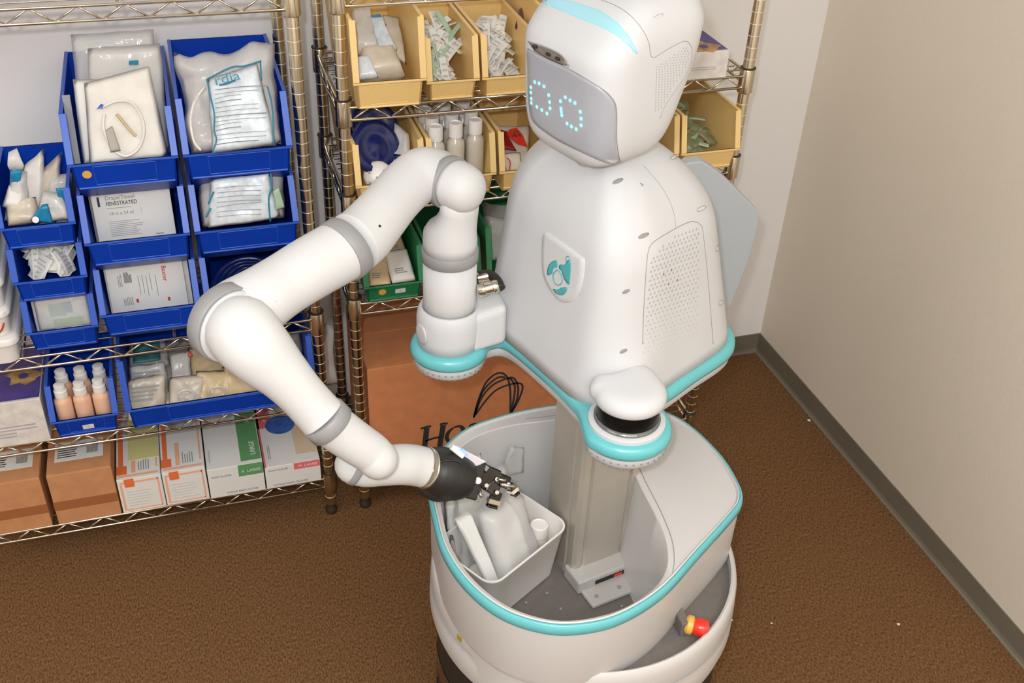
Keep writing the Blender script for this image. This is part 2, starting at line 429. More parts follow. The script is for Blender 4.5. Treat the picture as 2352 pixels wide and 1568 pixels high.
# ------------------------------------------------------------------ hopper bins
def hopper(x0, x1, yf, yb, z0, H, lip, ys, slant, mats, label, group, sticker=None, tagp=None, kick=.1):
    body, rim = mats
    T = thing('hopper_bin', label, 'bin', ((x0 + x1) / 2, (yf + yb) / 2, z0), group)
    z0 += .0012
    t = .0035; tp = .011; bm = bmesh.new()
    yfb = yf + slant; ym = yf + .010; zm = z0 + lip * kick
    def X(side, z):  # outer wall x at height z, tapering to the base
        k = max(0, min(1, (z - z0) / H)); d = tp * (1 - k)
        return x0 + d if side < 0 else x1 - d
    prof = [(yfb, z0), (yb - .012, z0), (yb, z0 + H), (ys, z0 + H), (yf, z0 + lip), (ym, zm)]
    for sd in (-1, 1):
        o_ = [Vector((X(sd, z), y, z)) for y, z in prof]
        i_ = [p + Vector((t * -sd, 0, 0)) for p in o_]
        loft(bm, [o_, i_])
    def wall(a, c, inn):  # quad wall between profile points a,c
        (ya, za), (yc, zc) = a, c
        P = [(X(-1, za), ya, za), (X(1, za), ya, za), (X(1, zc), yc, zc), (X(-1, zc), yc, zc)]
        n = Vector(inn) * t
        hexa(bm, [Vector(p) for p in P] + [Vector(p) + n for p in P])
    wall(prof[5], prof[4], (0, 1, .0)); wall(prof[0], prof[5], (0, 1, .5)); wall(prof[1], prof[2], (0, -1, 0))
    wall(prof[0], prof[1], (0, 0, 1))
    link('bin_body', bm, body, T)
    # thick turned rims on the front slope and the top edge of both sides
    bm = bmesh.new(); rw = .0125
    for sd in (-1, 1):
        xo = x0 if sd < 0 else x1
        path = [(yf - .001, z0 + lip + .001), (ys, z0 + H), (yb, z0 + H)]
        for k, (a, c) in enumerate(zip(path, path[1:])):
            w_ = rw if k == 0 else .007
            a3, c3 = Vector((xo, *a)), Vector((xo, *c)); d = (c3 - a3).normalized(); nn = Vector((0, -d.z, d.y)) * .0022
            if k == 1: nn = Vector((0, 0, .0022))
            q = [a3, a3 + Vector((-sd * w_, 0, 0)), c3 + Vector((-sd * w_, 0, 0)), c3]
            hexa(bm, [p - nn * .6 for p in q] + [p + nn for p in q])
    hexa(bm, [Vector(p) for p in ((x0, yf - .003, z0 + lip - .004), (x1, yf - .003, z0 + lip - .004), (x1, yf + t, z0 + lip - .004), (x0, yf + t, z0 + lip - .004), (x0, yf - .003, z0 + lip), (x1, yf - .003, z0 + lip), (x1, yf + t, z0 + lip), (x0, yf + t, z0 + lip))])
    hexa(bm, [Vector(p) for p in ((x0, yb - t, z0 + H - .004), (x1, yb - t, z0 + H - .004), (x1, yb + .003, z0 + H - .004), (x0, yb + .003, z0 + H - .004), (x0, yb - t, z0 + H), (x1, yb - t, z0 + H), (x1, yb + .003, z0 + H), (x0, yb + .003, z0 + H))])
    link('bin_rim', bm, rim, T, bevel=.0006, seg=1)
    # front: raised label panel and base ledge on the slanted front
    lh = lip * (1 - kick); dv = Vector((0, ym - yf, -lh)); f0 = Vector((0, yf, z0 + lip)); nn = Vector((0, -lh, -(ym - yf))).normalized()
    W = x1 - x0
    def fp(a, k, l=0.0):
        p = f0 + dv * k; d = tp * (H - lip + k * lh) / H
        return Vector((x0 + d + (W - 2 * d) * a, p.y, p.z)) + nn * l
    bm = bmesh.new()
    q = [fp(.2, .14), fp(.8, .14), fp(.8, .86), fp(.2, .86)]
    for a, c in ((0, 1), (1, 2), (2, 3), (3, 0)): rod(bm, q[a], q[c], .0007, 6)
    q = [fp(.02, .96), fp(.98, .96)]
    rod(bm, q[0], q[1], .0022, 8)
    link('front_ribs', bm, rim, T)
    if sticker:
        bm = bmesh.new(); c = fp(sticker[0], sticker[1]); lathe(bm, [(.0082, 0), (.0082, .0009)], c, nn, 28)
        tag(link('round_sticker', bm, m_yel, T), 'round yellow sticker')
    if tagp:
        a, k = tagp; dw = .013 / W
        q = [fp(a - dw, k + .13), fp(a + dw, k + .13), fp(a + dw, k - .13), fp(a - dw, k - .13)]
        o = plate('label_tag', q, m_paper, T, .0012, 'small white label tag')
        plate('tag_mark', [q[0].lerp(q[2], .42), q[1].lerp(q[3], .42) if 0 else q[0].lerp(q[2], .42) + (q[1] - q[0]) * .16, q[0].lerp(q[2], .58) + (q[1] - q[0]) * 0.0, q[0].lerp(q[2], .58) - (q[1] - q[0]) * .16], m_inkg, o, .0016)
    return T
BL, TN, GR = (m_blue, m_blueR), (m_tan, m_tanR), (m_green, m_greenR)
gB = 'large blue hopper bins stacked on the left shelf'
def bigbin(x0, x1, z0, label, H=.178, **k): return hopper(x0, x1, -.045, .322, z0, H, .095, -.005, .062, BL, label, gB, kick=.42, **k)
bigbin(-.198, -.0025, .5845, 'big blue bin lowest in the middle stack, holding white printed packs with a barcode')
bigbin(-.198, -.0025, .7485, 'big blue bin in the middle of the middle stack, holding the fenestrated drape packs')
bigbin(-.198, -.0025, .9125, 'big blue bin on top of the middle stack, with round yellow sticker and white pouches', sticker=(.13, .42))
bigbin(.0055, .2095, .5845, 'big blue bin lowest in the right stack, holding dark navy tubing')
bigbin(.0055, .2095, .7485, 'big blue bin in the middle of the right stack, holding a crumpled printed bag')
bigbin(.0055, .2095, .9125, 'big blue bin on top of the right stack, holding the clear bag with teal-edged label', H=.19)
gS = 'small blue hopper bins stacked on the left shelf'
def smallbin(x0, x1, z0, label, **k): return hopper(x0, x1, -.028, .205, z0, .127, .065, -.006, .032, BL, label, gS, kick=.26, **k)
smallbin(-.343, -.206, .5845, 'small blue bin lowest in its stack, holding a clear pack with green print')
smallbin(-.343, -.206, .702, 'small blue bin in the middle of its stack, holding loose white packets')
smallbin(-.343, -.206, .8195, 'small blue bin on top of its stack, stuffed with gloves and teal wrappers')
hopper(-.343, -.205, -.024, .19, .3665, .124, .052, .008, .012, BL, 'small blue bin holding six peach lotion bottles', 'blue bins on the second shelf from the floor', tagp=(.52, .62))
hopper(-.190, .217, -.035, .27, .3665, .172, .062, -.006, .035, BL, 'very wide blue bin full of clear packaged supplies', 'blue bins on the second shelf from the floor')
hopper(-.62, -.44, .02, .30, 1.288, .17, .09, .05, .03, BL, 'blue bin on the top shelf, left one cut by the upper edge', 'blue bins cut by the top edge')
hopper(-.40, -.28, .02, .30, 1.288, .12, .06, .05, .03, BL, 'blue bin on the top shelf, right one cut by the upper edge', 'blue bins cut by the top edge')
g1 = 'tan hopper bins on the upper shelf of the right unit'
hopper(.330, .472, -.055, .28, 1.064, .175, .062, -.075 + .04, .03, TN, 'wide tan bin beside the post on the upper shelf, holding masks in bags', g1)
hopper(.4765, .584, -.035, .2, 1.064, .125, .046, -.015, .02, TN, 'narrow tan bin on the upper shelf, second from the left post, with paper strips', g1)
hopper(.589, .700, -.035, .2, 1.064, .125, .046, -.015, .02, TN, 'narrow tan bin on the upper shelf, third from the left post, with small sachets', g1)
hopper(.706, .86, -.055, .28, 1.064, .175, .062, -.035, .03, TN, 'tan bin on the upper shelf mostly hidden behind the robot head', g1)
g2 = 'tan hopper bins on the lower tan shelf'
hopper(.326, .470, -.05, .27, .860, .13, .05, -.03, .012, TN, 'tan bin beside the post on the lower tan shelf, holding a blue rubber mask', g2)
hopper(.4745, .620, -.05, .27, .860, .13, .05, -.03, .012, TN, 'tan bin holding clear bottles with white caps', g2)
hopper(.6265, .775, -.05, .27, .860, .13, .05, -.03, .012, TN, 'tan bin holding red printed bags, just left of the robot shoulder', g2)
hopper(.90, 1.035, -.05, .27, .860, .13, .05, -.03, .012, TN, 'tan bin half hidden under the robot head at right', g2)
hopper(1.04, 1.182, -.05, .27, .860, .13, .05, -.03, .012, TN, 'tan bin at the right end of the lower tan shelf, holding greenish packets', g2)
g3 = 'green hopper bins on the middle shelf'
hopper(.336, .470, -.028, .25, .609, .125, .048, -.006, .015, GR, 'green bin beside the post with yellow sticker, holding beige packs', g3, sticker=(.28, .45), tagp=(.62, .5))
hopper(.476, .600, -.028, .25, .609, .125, .048, -.006, .015, GR, 'green bin hidden behind the vertical arm cylinder', g3)
hopper(.612, .760, -.028, .25, .609, .15, .048, -.006, .015, GR, 'green bin just left of the robot torso, holding clear bags', g3)

# ------------------------------------------------------------------ contents helpers
def slab(name, label, cat, x0, x1, yb_, zb_, yt, zt, th, mt, group=None, f0=0.0):
    T = thing(name, label, cat, ((x0 + x1) / 2, yb_, zb_), group)
    d = Vector((0, yt - yb_, zt - zb_)).normalized(); n = Vector((0, -d.z, d.y)) * th
    bm = bmesh.new()
    q = [Vector((x0, yb_, zb_)), Vector((x1, yb_, zb_)), Vector((x1, yt, zt)), Vector((x0, yt, zt))]
    hexa(bm, [p - n for p in q] + q)
    link('pack_body', bm, mt, T, bevel=.0012, seg=2)
    # folded seal edge along the top
    bm = bmesh.new(); hexa(bm, [p - n * .6 for p in (q[3], q[2], q[2] + d * .005, q[3] + d * .005)] + [p - n * .4 for p in (q[3], q[2], q[2] + d * .005, q[3] + d * .005)])
    link('seal_edge', bm, mt, T)
    q0 = q[0].lerp(q[3], f0); F = Face(q0, q[1] - q[0], q[3] - q0, T)
    F.n = Vector((0, -d.z, d.y)) if Vector((0, -d.z, d.y)).dot(CT - q[0]) > 0 else -Vector((0, -d.z, d.y))
    return T, F
# drape packs
ORD = ('first', 'second', 'third', 'fourth', 'fifth', 'sixth', 'seventh', 'eighth')
T, F = slab('drape_pack', 'white pack lettered FENESTRATED standing at the front of its blue bin', 'pack', -.178, -.030, .022, .756, .040, .906, .006, m_paper, f0=.30)
F.text('Drape/Towel', .17, .86, .0115, m_inkg, sx=.9)
F.text('FENESTRATED', .17, .75, .0112, m_ink, sx=.82)
F.rect(.07, .74, .10, .93, m_ink, 'black_bar')
F.text('18 in x 24 in', .19, .56, .009, m_inkg)
F.rect(.50, .54, .503, .66, m_inkg, 'divider'); F.rect(.60, .54, .603, .66, m_inkg, 'divider')
F.lines(.17, .69, .62, .71, 1, m_inkg); F.lines(.17, .14, .60, .46, 9, m_inkg, fill=.22, seed=3); F.lines(.74, .10, .88, .13, 1, m_ink)
for k in range(6):
    slab('drape_pack', 'plain drape pack, %s behind the lettered one' % ORD[k], 'pack', -.184 + .004 * (k % 2), -.034, .026 + .012 * (k + 1), .756, .044 + .012 * (k + 1), .898, .006, m_paper2 if k % 2 else m_inkg, 'drape packs filed behind the lettered one')
T, F = slab('towel_pack', 'white pack with barcode and red lettering standing sideways in the lowest middle bin', 'pack', -.180, -.028, .022, .592, .040, .742, .006, m_paper, f0=.30)
text('Baxter', F.p(.72, .90, .0008), -F.Y, F.X, .013, m_inkr, T)
for a, c_ in ((.62, .66), (.55, .52), (.50, .66), (.45, .58), (.40, .6)): F.lines(a, .94 - c_, a + .018, .92, 1, m_inkg, vert=True)
F.lines(.22, .62, .32, .86, 9, m_ink, vert=True, fill=.5, seed=4, name='barcode')
F.lines(.14, .55, .20, .88, 3, m_inkg, vert=True); F.lines(.17, .14, .30, .34, 6, m_inkg, vert=True)
F.rect(.74, .14, .77, .22, m_inkr, 'red_mark'); F.rect(.33, .18, .36, .26, m_inkr, 'red_mark')
for k in range(7):
    slab('towel_pack', 'plain white pack, %s behind the barcode pack' % ORD[k], 'pack', -.184, -.018 - .003 * (k % 3), .026 + .008 * (k + 1), .592, .044 + .008 * (k + 1), .736, .005, m_paper if k % 2 else m_paper2, 'towel packs filed behind the barcode one')
# clear pack with green print in the lowest small bin
T, F = slab('dressing_pack', 'clear dressing pack with teal and green print in the lowest small blue bin', 'pack', -.326, -.220, .010, .592, .024, .694, .006, m_paper, f0=.34)
F.rect(.26, .40, .56, .82, m_greenpk, 'mint_print'); F.rect(.52, .48, .68, .84, mat('slate_print', (138, 168, 188), .4), 'slate_print', 1.4); F.rect(.30, .06, .84, .32, mat('lime_print', (176, 206, 150), .4), 'lime_print', 1.2)
pouch('wrapper_film', [F.p(.02, .0, .001), F.p(.98, .0, .001), F.p(.98, 1, .001), F.p(.02, 1, .001)], .003, m_film, T, amp=.0012, seed=5, edge=.0005, freq=60)
for k in range(4):
    slab('dressing_pack', 'plain dressing pack, %s behind the green print pack' % ORD[k], 'pack', -.330, -.222, .018 + .008 * k, .592, .032 + .008 * k, .690, .005, m_paper2, 'dressing packs filed behind the printed one')

def packet_mesh(w_, h_, t_, mt, seed, printed=True):
    rnd = random.Random(seed); bm = bmesh.new(); n = 4
    rows = []
    for j in range(n + 1):
        y = -h_ / 2 + h_ * j / n; z = math.sin(j / n * PI + rnd.random() * .3) * h_ * .06
        rows.append([(-w_ / 2, y, z), (-w_ * .38, y, z + t_ * .5), (w_ * .38, y, z + t_ * .5), (w_ / 2, y, z), (w_ * .38, y, z - t_ * .5), (-w_ * .38, y, z - t_ * .5)])
    loft(bm, rows); me = bpy.data.meshes.new('packet'); bmesh.ops.recalc_face_normals(bm, faces=bm.faces); bm.to_mesh(me); bm.free(); me.materials.append(mt)
    pm = None
    if printed:
        bm = bmesh.new()
        for k in range(5):
            y = -h_ * .36 + h_ * .16 * k
            box(bm, -w_ * .32, w_ * (.32 - .2 * rnd.random()), y, y + h_ * .05, t_ * .5 + h_ * .06, t_ * .5 + h_ * .062)
        pm = bpy.data.meshes.new('print'); bm.to_mesh(pm); bm.free(); pm.materials.append(mat('faint_print', (186, 186, 188), .6))
    return me, pm
def heap(name, label, cat, group, c4, zlo, zhi, n, meshes, seed, tilt=(.2, 1.1)):
    """n packets scattered over a heap; c4 = (x0,x1,y0,y1); height rises to the back"""
    rnd = random.Random(seed); x0, x1, y0, y1 = c4
    for i in range(n):
        me, pm = meshes[i % len(meshes)]
        a = rnd.random(); yy = y0 + (y1 - y0) * ((i + .5) / n); xx = x0 + (x1 - x0) * a
        z = zlo + (zhi - zlo) * ((i + .5) / n) + rnd.uniform(-.004, .006)
        T = thing(name, label, cat, (xx, yy, z), group, (rnd.uniform(*tilt), rnd.uniform(-.35, .35), rnd.uniform(-1.3, 1.3)))
        o = bpy.data.objects.new('wrapper', me); COL.objects.link(o); o.parent = T
        if pm:
            o = bpy.data.objects.new('fine_print', pm); COL.objects.link(o); o.parent = T
pk_a = packet_mesh(.016, .075, .003, m_paper, 1); pk_b = packet_mesh(.022, .062, .004, m_paper2, 2); pk_c = packet_mesh(.012, .08, .004, m_greenpk, 3, False)
pk_d = packet_mesh(.036, .05, .003, m_paper, 4); pk_e = packet_mesh(.03, .04, .003, m_paper2, 5); pk_f = packet_mesh(.045, .065, .006, m_greenblur, 6, False)
pk_g = packet_mesh(.034, .052, .004, m_paper, 7)
heap('swab_packet', 'thin white paper strip packet heaped in the second tan bin of the upper shelf', 'packet', 'strip packets in the second tan bin', (.503, .560, .022, .12), 1.095, 1.165, 34, [pk_a, pk_b, pk_a, pk_c], 11)
heap('sachet', 'small white sachet heaped in the third tan bin of the upper shelf', 'packet', 'sachets in the third tan bin', (.616, .672, .022, .12), 1.095, 1.165, 38, [pk_d, pk_e, pk_a, pk_e], 12)
heap('swab_packet', 'white and mint packet loose in the middle small blue bin', 'packet', 'loose packets in the middle small blue bin', (-.312, -.236, .022, .08), .762, .812, 30, [pk_g, pk_d, pk_a, pk_b, pk_g], 13, (.5, 1.3))
heap('syringe_packet', 'grey green packet in the tan bin at the right end', 'packet', 'greenish packets in the right tan bin', (1.075, 1.145, .01, .17), .885, .945, 26, [pk_f, pk_f, pk_c], 14, (-.1, .5))
heap('gauze_packet', 'packet in the tan bin half hidden under the head', 'packet', 'packets in the half hidden tan bin', (.94, 1.0, .01, .15), .885, .93, 10, [pk_f, pk_e], 15, (-.1, .5))
# beige gauze packs in the green bin
for k, (x0, x1, yy, zz, r) in enumerate(((.350, .400, .01, .66, -.1), (.398, .452, .012, .665, .06), (.352, .398, .085, .675, 0), (.402, .450, .085, .68, .1))):
    T = thing('gauze_pack', ['beige gauze pack at the front left of the green bin', 'beige and white gauze pack at the front right of the green bin', 'beige gauze pack at the back left of the green bin', 'beige gauze pack at the back right of the green bin'][k], 'pack', ((x0 + x1) / 2, yy, zz), 'gauze packs in the green bin', (.28, 0, r))
    w_ = (x1 - x0) / 2
    o = pouch('pack_body', [(x0, yy - .035, zz), (x1, yy - .035, zz), (x1, yy + .045, zz + .02), (x0, yy + .045, zz + .02)], .018, m_beige if k != 1 else m_paper2, None, amp=.001, seed=k, edge=.001)
    o.parent = T; o.matrix_parent_inverse = Matrix.Translation(T.location).inverted()
    F = Face((x0 + .006, yy - .025, zz + .013), (w_ * 1.7, 0, 0), (0, .06, .013), T); pl = F.lines(.1, .1, .7, .35, 3, m_inkg, seed=k); pl.matrix_parent_inverse = Matrix.Translation(T.location).inverted()

def bagthing(name, label, cat, c4, th, mt, amp=.004, seed=0, group=None, **k):
    c = [Vector(p) for p in c4]; ctr = sum(c, Vector()) / 4
    T = thing(name, label, cat, (ctr.x, ctr.y, min(p.z for p in c)), group)
    pouch('bag_film', c, th, mt, T, amp=amp, seed=seed, **k)
    return T
def P4(q, ys): return [at(u, v, y=y) for (u, v), y in zip(q, ys)]
# top middle bin: pouches standing
T = bagthing('sterile_pouch', 'clear pouch standing tallest at the back of the top middle bin', 'pouch', P4([(190, 360), (378, 340), (352, 66), (162, 80)], (.06, .06, .12, .12)), .012, m_film, .002, 21, edge=.003)
o = T.children[0]
plate('teal_corner_print', P4([(296, 148), (318, 148), (318, 138), (296, 139)], (.062,) * 4), m_inkt, T, .002)
T = bagthing('sterile_pouch', 'milky pouch behind the front pouch, right of it in the top middle bin', 'pouch', P4([(215, 365), (392, 350), (368, 100), (200, 110)], (.04, .04, .09, .09)), .012, m_film2, .002, 22, edge=.002)
T = bagthing('sterile_pouch', 'white pouch leaning at the left behind the front pouch', 'pouch', P4([(192, 378), (330, 362), (318, 180), (166, 182)], (-.01, -.01, .05, .05)), .008, m_paper, .001, 23, edge=.001)
T = bagthing('sterile_pouch', 'front off-white pouch with coiled tubing in the top middle bin', 'pouch', P4([(206, 380), (386, 362), (342, 152), (193, 190)], (-.028, -.028, .035, .035)), .010, m_paper2, .0012, 24, edge=.001)
tp_ = [at(u, v, y=y) for u, v, y in ((232, 248, -.008), (268, 232, -.006), (305, 238, -.008), (330, 285, -.018), (322, 335, -.03), (290, 358, -.036), (258, 340, -.032), (238, 295, -.022), (240, 262, -.012))]
tube('coiled_tube', tp_, .0028, m_paper2, T, n=8, sub=6)
tube('inner_tube', [at(268, 262, y=-.012), at(300, 300, y=-.02), (at(312, 312, y=-.022))], .003, m_beige, T)
plate('blue_connector', P4([(222, 250), (236, 248), (238, 240), (232, 238)], (-.012, -.012, -.01, -.01)), m_blueR, T, .004)
pouch('grey_pad', P4([(254, 350), (277, 346), (258, 288), (240, 300)], (-.038, -.038, -.024, -.024)), .006, mat('grey_pad', (176, 168, 158), .6), T, amp=.001, seed=3, edge=.001)
slab('pouch_card', 'dark edged pouch card filed at the left of the top middle bin', 'pouch', -.192, -.178, -.02, .96, .05, 1.10, .002, m_inkg)
# top right bin: printed clear bag
T = bagthing('printed_bag', 'big clear bag with teal-edged printed label, in the top right blue bin', 'bag', P4([(442, 352), (640, 332), (632, 100), (392, 128)], (-.03, -.03, .07, .07)), .055, m_film2, .010, 31, edge=.015, freq=20, n=22, m_=22)
pouch('printed_label', P4([(488, 350), (634, 332), (592, 145), (476, 182)], (-.062, -.062, .005, .005)), .006, m_print, T, amp=.003, seed=32, edge=.003, freq=20)
def onp(q, y0, y1, v0, v1):  # px points -> plane leaning from y0 at v0 to y1 at v1
    return [at(u, v, y=y0 + (y1 - y0) * (v0 - v) / (v0 - v1)) for u, v in q]
lab = lambda q: onp(q, -.076, -.012, 350, 160)
for nm, q in (('teal_border', [(476, 182), (530, 155), (560, 152), (600, 140)]), ('teal_border', [(475, 182), (483, 220), (492, 262), (492, 300), (497, 322), (488, 348)]), ('teal_border', [(598, 142), (600, 185)]), ('teal_border', [(614, 198), (624, 240), (628, 290), (628, 332)])):
    tube(nm, lab(q), .0016, m_inkt, T, n=6)
def inkline(u0, v0, u1, v1, r, mt, T, f):
    tube('fine_print', f([(u0, v0), ((u0 + u1) / 2, (v0 + v1) / 2 - 2), (u1, v1)]), r, mt, T, n=5, sub=3)
text('rdia', lab([(494, 196)])[0], Vector((1, 0, .18)), Vector((0, .4, 1)), .024, m_inkt, T, ext=.0006, sx=1.3)
tube('teal_underline', lab([(503, 195), (520, 192), (540, 184)]), .0017, m_inkt, T, n=6)
for k in range(13): inkline(494, 206 + k * 10.5, 494 + random.choice((60, 100, 118)), 196 + k * 10.5, .00045 if k % 3 else .0008, m_inkg, T, lab)
tube('tubing_loop', onp([(470, 200), (446, 235), (438, 280), (446, 325), (462, 345)], -.05, .02, 350, 160), .0026, m_paper2, T)
# middle right bin
T = bagthing('printed_bag', 'crumpled clear bag with teal edge and green patch, in the middle right blue bin', 'bag', P4([(470, 522), (652, 498), (648, 396), (455, 412)], (-.03, -.03, .03, .03)), .05, m_film2, .009, 41, edge=.008, freq=22, n=20, m_=20)
pouch('printed_label', P4([(478, 522), (646, 500), (618, 398), (482, 414)], (-.055, -.055, -.028, -.028)), .01, m_print, T, amp=.004, seed=42, edge=.003, freq=22)
lab2 = lambda q: onp(q, -.070, -.042, 520, 410)
for q in ([(622, 398), (624, 430), (617, 458), (621, 508)], [(491, 440), (479, 468)], [(484, 478), (473, 498)]): tube('teal_border', lab2(q), .0018, m_inkt, T, n=6)
for k in range(7): inkline(498, 432 + k * 11, 600, 424 + k * 11 + random.choice((-4, 2)), .0005, m_inkg, T, lab2)
pouch('green_patch', P4([(634, 482), (654, 476), (640, 430), (626, 440)], (-.06,) * 4), .005, m_greenpk, T, amp=.001, seed=2, edge=.001)
# lowest right bin: coiled navy tubing
T = thing('navy_tubing', 'coil of dark navy corrugated tubing in the lowest right blue bin', 'tubing', (.1, .02, .60))
for k in range(6):
    cc = Vector((.10 + .004 * k, .035 + .008 * k, .655 - .004 * k)); R_ = .075 - .008 * k; bm = bmesh.new()
    pts = [cc + Vector((math.cos(a) * R_, math.sin(a) * R_ * .75, math.sin(a) * R_ * .55)) for a in [j * 2 * PI / 20 for j in range(21)]]
    sweep(bm, pts, [.0075 if j % 2 else .0066 for j in range(21)], 10, 2, dome0=False, dome1=False)
    link('coil', bm, m_navy, T, smooth=True)
# top small bin: gloves + teal wrappers
gl = [((20, 500), (60, 505), (58, 400), (28, 395)), ((45, 505), (95, 500), (93, 352), (62, 385)), ((80, 500), (125, 495), (133, 362), (98, 395)), ((110, 498), (158, 492), (157, 402), (120, 408)), ((14, 470), (50, 480), (45, 415), (24, 425)), ((25, 515), (80, 510), (78, 455), (22, 470)), ((88, 510), (155, 500), (142, 445), (105, 440)), ((24, 385), (50, 385), (42, 352), (24, 362))]
gln = ['at the left, behind the teal wrapper', 'with the tallest pointed tip', 'pointing up beside the tallest', 'at the right edge', 'bulging at the far left', 'rounded at the front left', 'rounded at the front right', 'curled at the back left']
for k, q in enumerate(gl):
    yy = (.0, .03, .035, .02, .0, -.018, -.018, .06)[k]
    bagthing('glove', 'crumpled pale glove ' + gln[k] + ' of the top small blue bin', 'glove', P4([(sum(p[0] for p in q) / 4 + (p_[0] - sum(p[0] for p in q) / 4) * 1.35, sum(p[1] for p in q) / 4 + (p_[1] - sum(p[1] for p in q) / 4) * 1.12) for p_ in q], (yy + .004, yy + .004, yy + .03, yy + .03)), .034, (m_film2, m_glovew, m_foggy)[k % 3], .005, 50 + k, edge=.005, freq=30, n=8, m_=10)
for k, (q, yy, l) in enumerate(((((70, 508), (125, 512), (108, 470), (97, 472)), -.026, 'bright teal wrapper with white eyelet, front of the top small blue bin'), (((24, 430), (48, 412), (52, 388), (24, 392)), .012, 'blue wrapper at the back left of the top small blue bin'), (((140, 470), (152, 466), (150, 430), (126, 432)), -.005, 'blue wrapper at the right of the top small blue bin'))):
    T = bagthing('teal_wrapper', l, 'wrapper', P4(q, (yy,) * 4), .008, m_tealpk, .002, 60 + k, edge=.003, n=8, m_=8)
    if k == 0:
        bm = bmesh.new(); lathe(bm, [(.006, 0), (.006, .003), (.002, .0035)], at(82, 504, y=-.034), (0, -1, .3), 20); link('eyelet', bm, m_cap, T, auto=.7)
# fill base for gloves
# lotion bottles
def bottle(name, label, x, y, z, r, h, caph, capr, mt, group, tilt=0.0, lean=0.0):
    T = thing(name, label, 'bottle', (x, y, z), group, (tilt, lean, 0))
    bm = bmesh.new(); lathe(bm, [(r * .9, 0), (r, .004), (r, h * .86), (r * .93, h * .93), (r * .6, h), (r * .55, h + .004)], n=28)
    o = link('bottle_body', bm, mt, None, auto=.8); o.parent = T
    bm = bmesh.new(); lathe(bm, [(capr, h + .002), (capr, h + caph * .55), (capr * .86, h + caph * .6), (capr * .84, h + caph), (capr * .7, h + caph + .001)] if name == 'lotion_bottle' else [(capr, h + .002), (capr, h + caph), (capr * .86, h + caph + .001), (capr * .8, h + caph - .001)], n=28)
    o = link('cap', bm, m_cap, None, auto=.8); o.parent = T
    return T
col3 = ('left', 'middle', 'right')
for j in range(2):
    for i in range(3):
        bottle('lotion_bottle', 'peach lotion bottle with white cap, %s one of the %s row' % (col3[i], ('front', 'back')[j]), -.3135 + i * .0385, .010 + j * .052, .3725, .0182, .088, .030, .0135, m_peach, 'peach lotion bottles in the small blue bin')
k = 0
for j in range(4):
    for i in range(3):
        bottle('capped_bottle', 'frosted bottle with white screw cap, %s in the %s row of its tan bin' % (col3[i], ('front', 'second', 'third', 'back')[j]), .500 + i * .044 + (.004 if j % 2 else 0), -.012 + j * .048 + i * .008, .866, .0190, .112, .030, .0148, m_clearliq, 'frosted bottles in the tan bin')
# mask bags in first tan bin
def tb(nm, lab_, cat, q, ys, th, mt, amp, sd, **k): return bagthing(nm, lab_, cat, P4(q, ys), th, mt, amp, sd, **k)
tb('mask_bag', 'tall milky bag standing at the back of the first tan bin', 'bag', [(812, 120), (870, 122), (846, 18), (806, 32)], (.02, .02, .14, .14), .04, m_film2, .006, 71, edge=.006)
tb('mask_bag', 'rounded foggy bag at the front of the first tan bin', 'bag', [(826, 182), (930, 172), (905, 112), (822, 122)], (-.02, -.02, .04, .04), .045, m_foggy, .004, 72, edge=.004)
tb('mask_bag', 'blue and white printed bag behind the foggy bag', 'bag', [(868, 125), (912, 118), (880, 38), (846, 38)], (.04, .04, .12, .12), .02, m_print, .003, 73, edge=.003)
tb('blue_wrapper', 'strong blue wrapper at the back of the first tan bin', 'wrapper', [(860, 65), (888, 58), (872, 32), (842, 38)], (.09, .09, .13, .13), .01, m_tealpk, .002, 74, edge=.002, n=8, m_=8)
tb('mask_bag', 'white crinkled bag with fine blue line at the front left of the first tan bin', 'bag', [(822, 183), (868, 180), (846, 126), (818, 130)], (-.032, -.032, .0, .0), .02, m_print, .003, 75, edge=.003)
tb('mask_bag', 'brownish clear bag against the right side of the first tan bin', 'bag', [(880, 110), (935, 150), (915, 40), (880, 36)], (.06, .02, .15, .15), .01, m_foggy, .003, 76, edge=.004)
# blue rubber mask and white mask in tan bin
T = thing('rubber_mask', 'dark blue rubber mask with white cup, in the tan bin beside the post', 'mask', (.39, .05, .89))
bm = bmesh.new(); ax = Vector((.35, -.75, .5))
lathe(bm, [(.046, -.006), (.055, .0), (.058, .008), (.054, .016), (.044, .017), (.034, .010), (.020, .012), (.008, .016)], at(858, 340, y=.03), ax, 32); link('mask_shell', bm, m_navy, T, smooth=True)
bm = bmesh.new(); lathe(bm, [(.046, 0), (.055, .006), (.052, .014), (.042, .016), (.030, .008), (.01, .010)], at(855, 290, y=.10), (.1, -.8, .5), 32); link('mask_cushion', bm, m_navy, T, smooth=True)
bm = bmesh.new(); lathe(bm, [(.030, -.01), (.030, .014), (.026, .020), (.012, .024)], at(868, 404, y=-.002), (-.1, -.8, .45), 28); cp = link('white_cup', bm, m_cap, T, auto=.9)
bm = bmesh.new()
for u, v in ((848, 396), (850, 420), (882, 392), (866, 408)): lathe(bm, [(.0026, 0), (.0026, .001)], at(u, v, y=-.029), (-.1, -.8, .45), 10)
link('cup_hole', bm, m_hole, cp)
bm = bmesh.new(); rod(bm, at(905, 360, y=0), at(925, 362, y=-.01), .006, 12); link('valve_stub', bm, m_navy, T, smooth=True)
tb('mask_bag', 'white mask bag at the right of the blue rubber mask', 'bag', [(905, 405), (945, 380), (940, 310), (905, 280)], (-.02, -.02, .05, .1), .02, m_glovew, .004, 78, edge=.004)
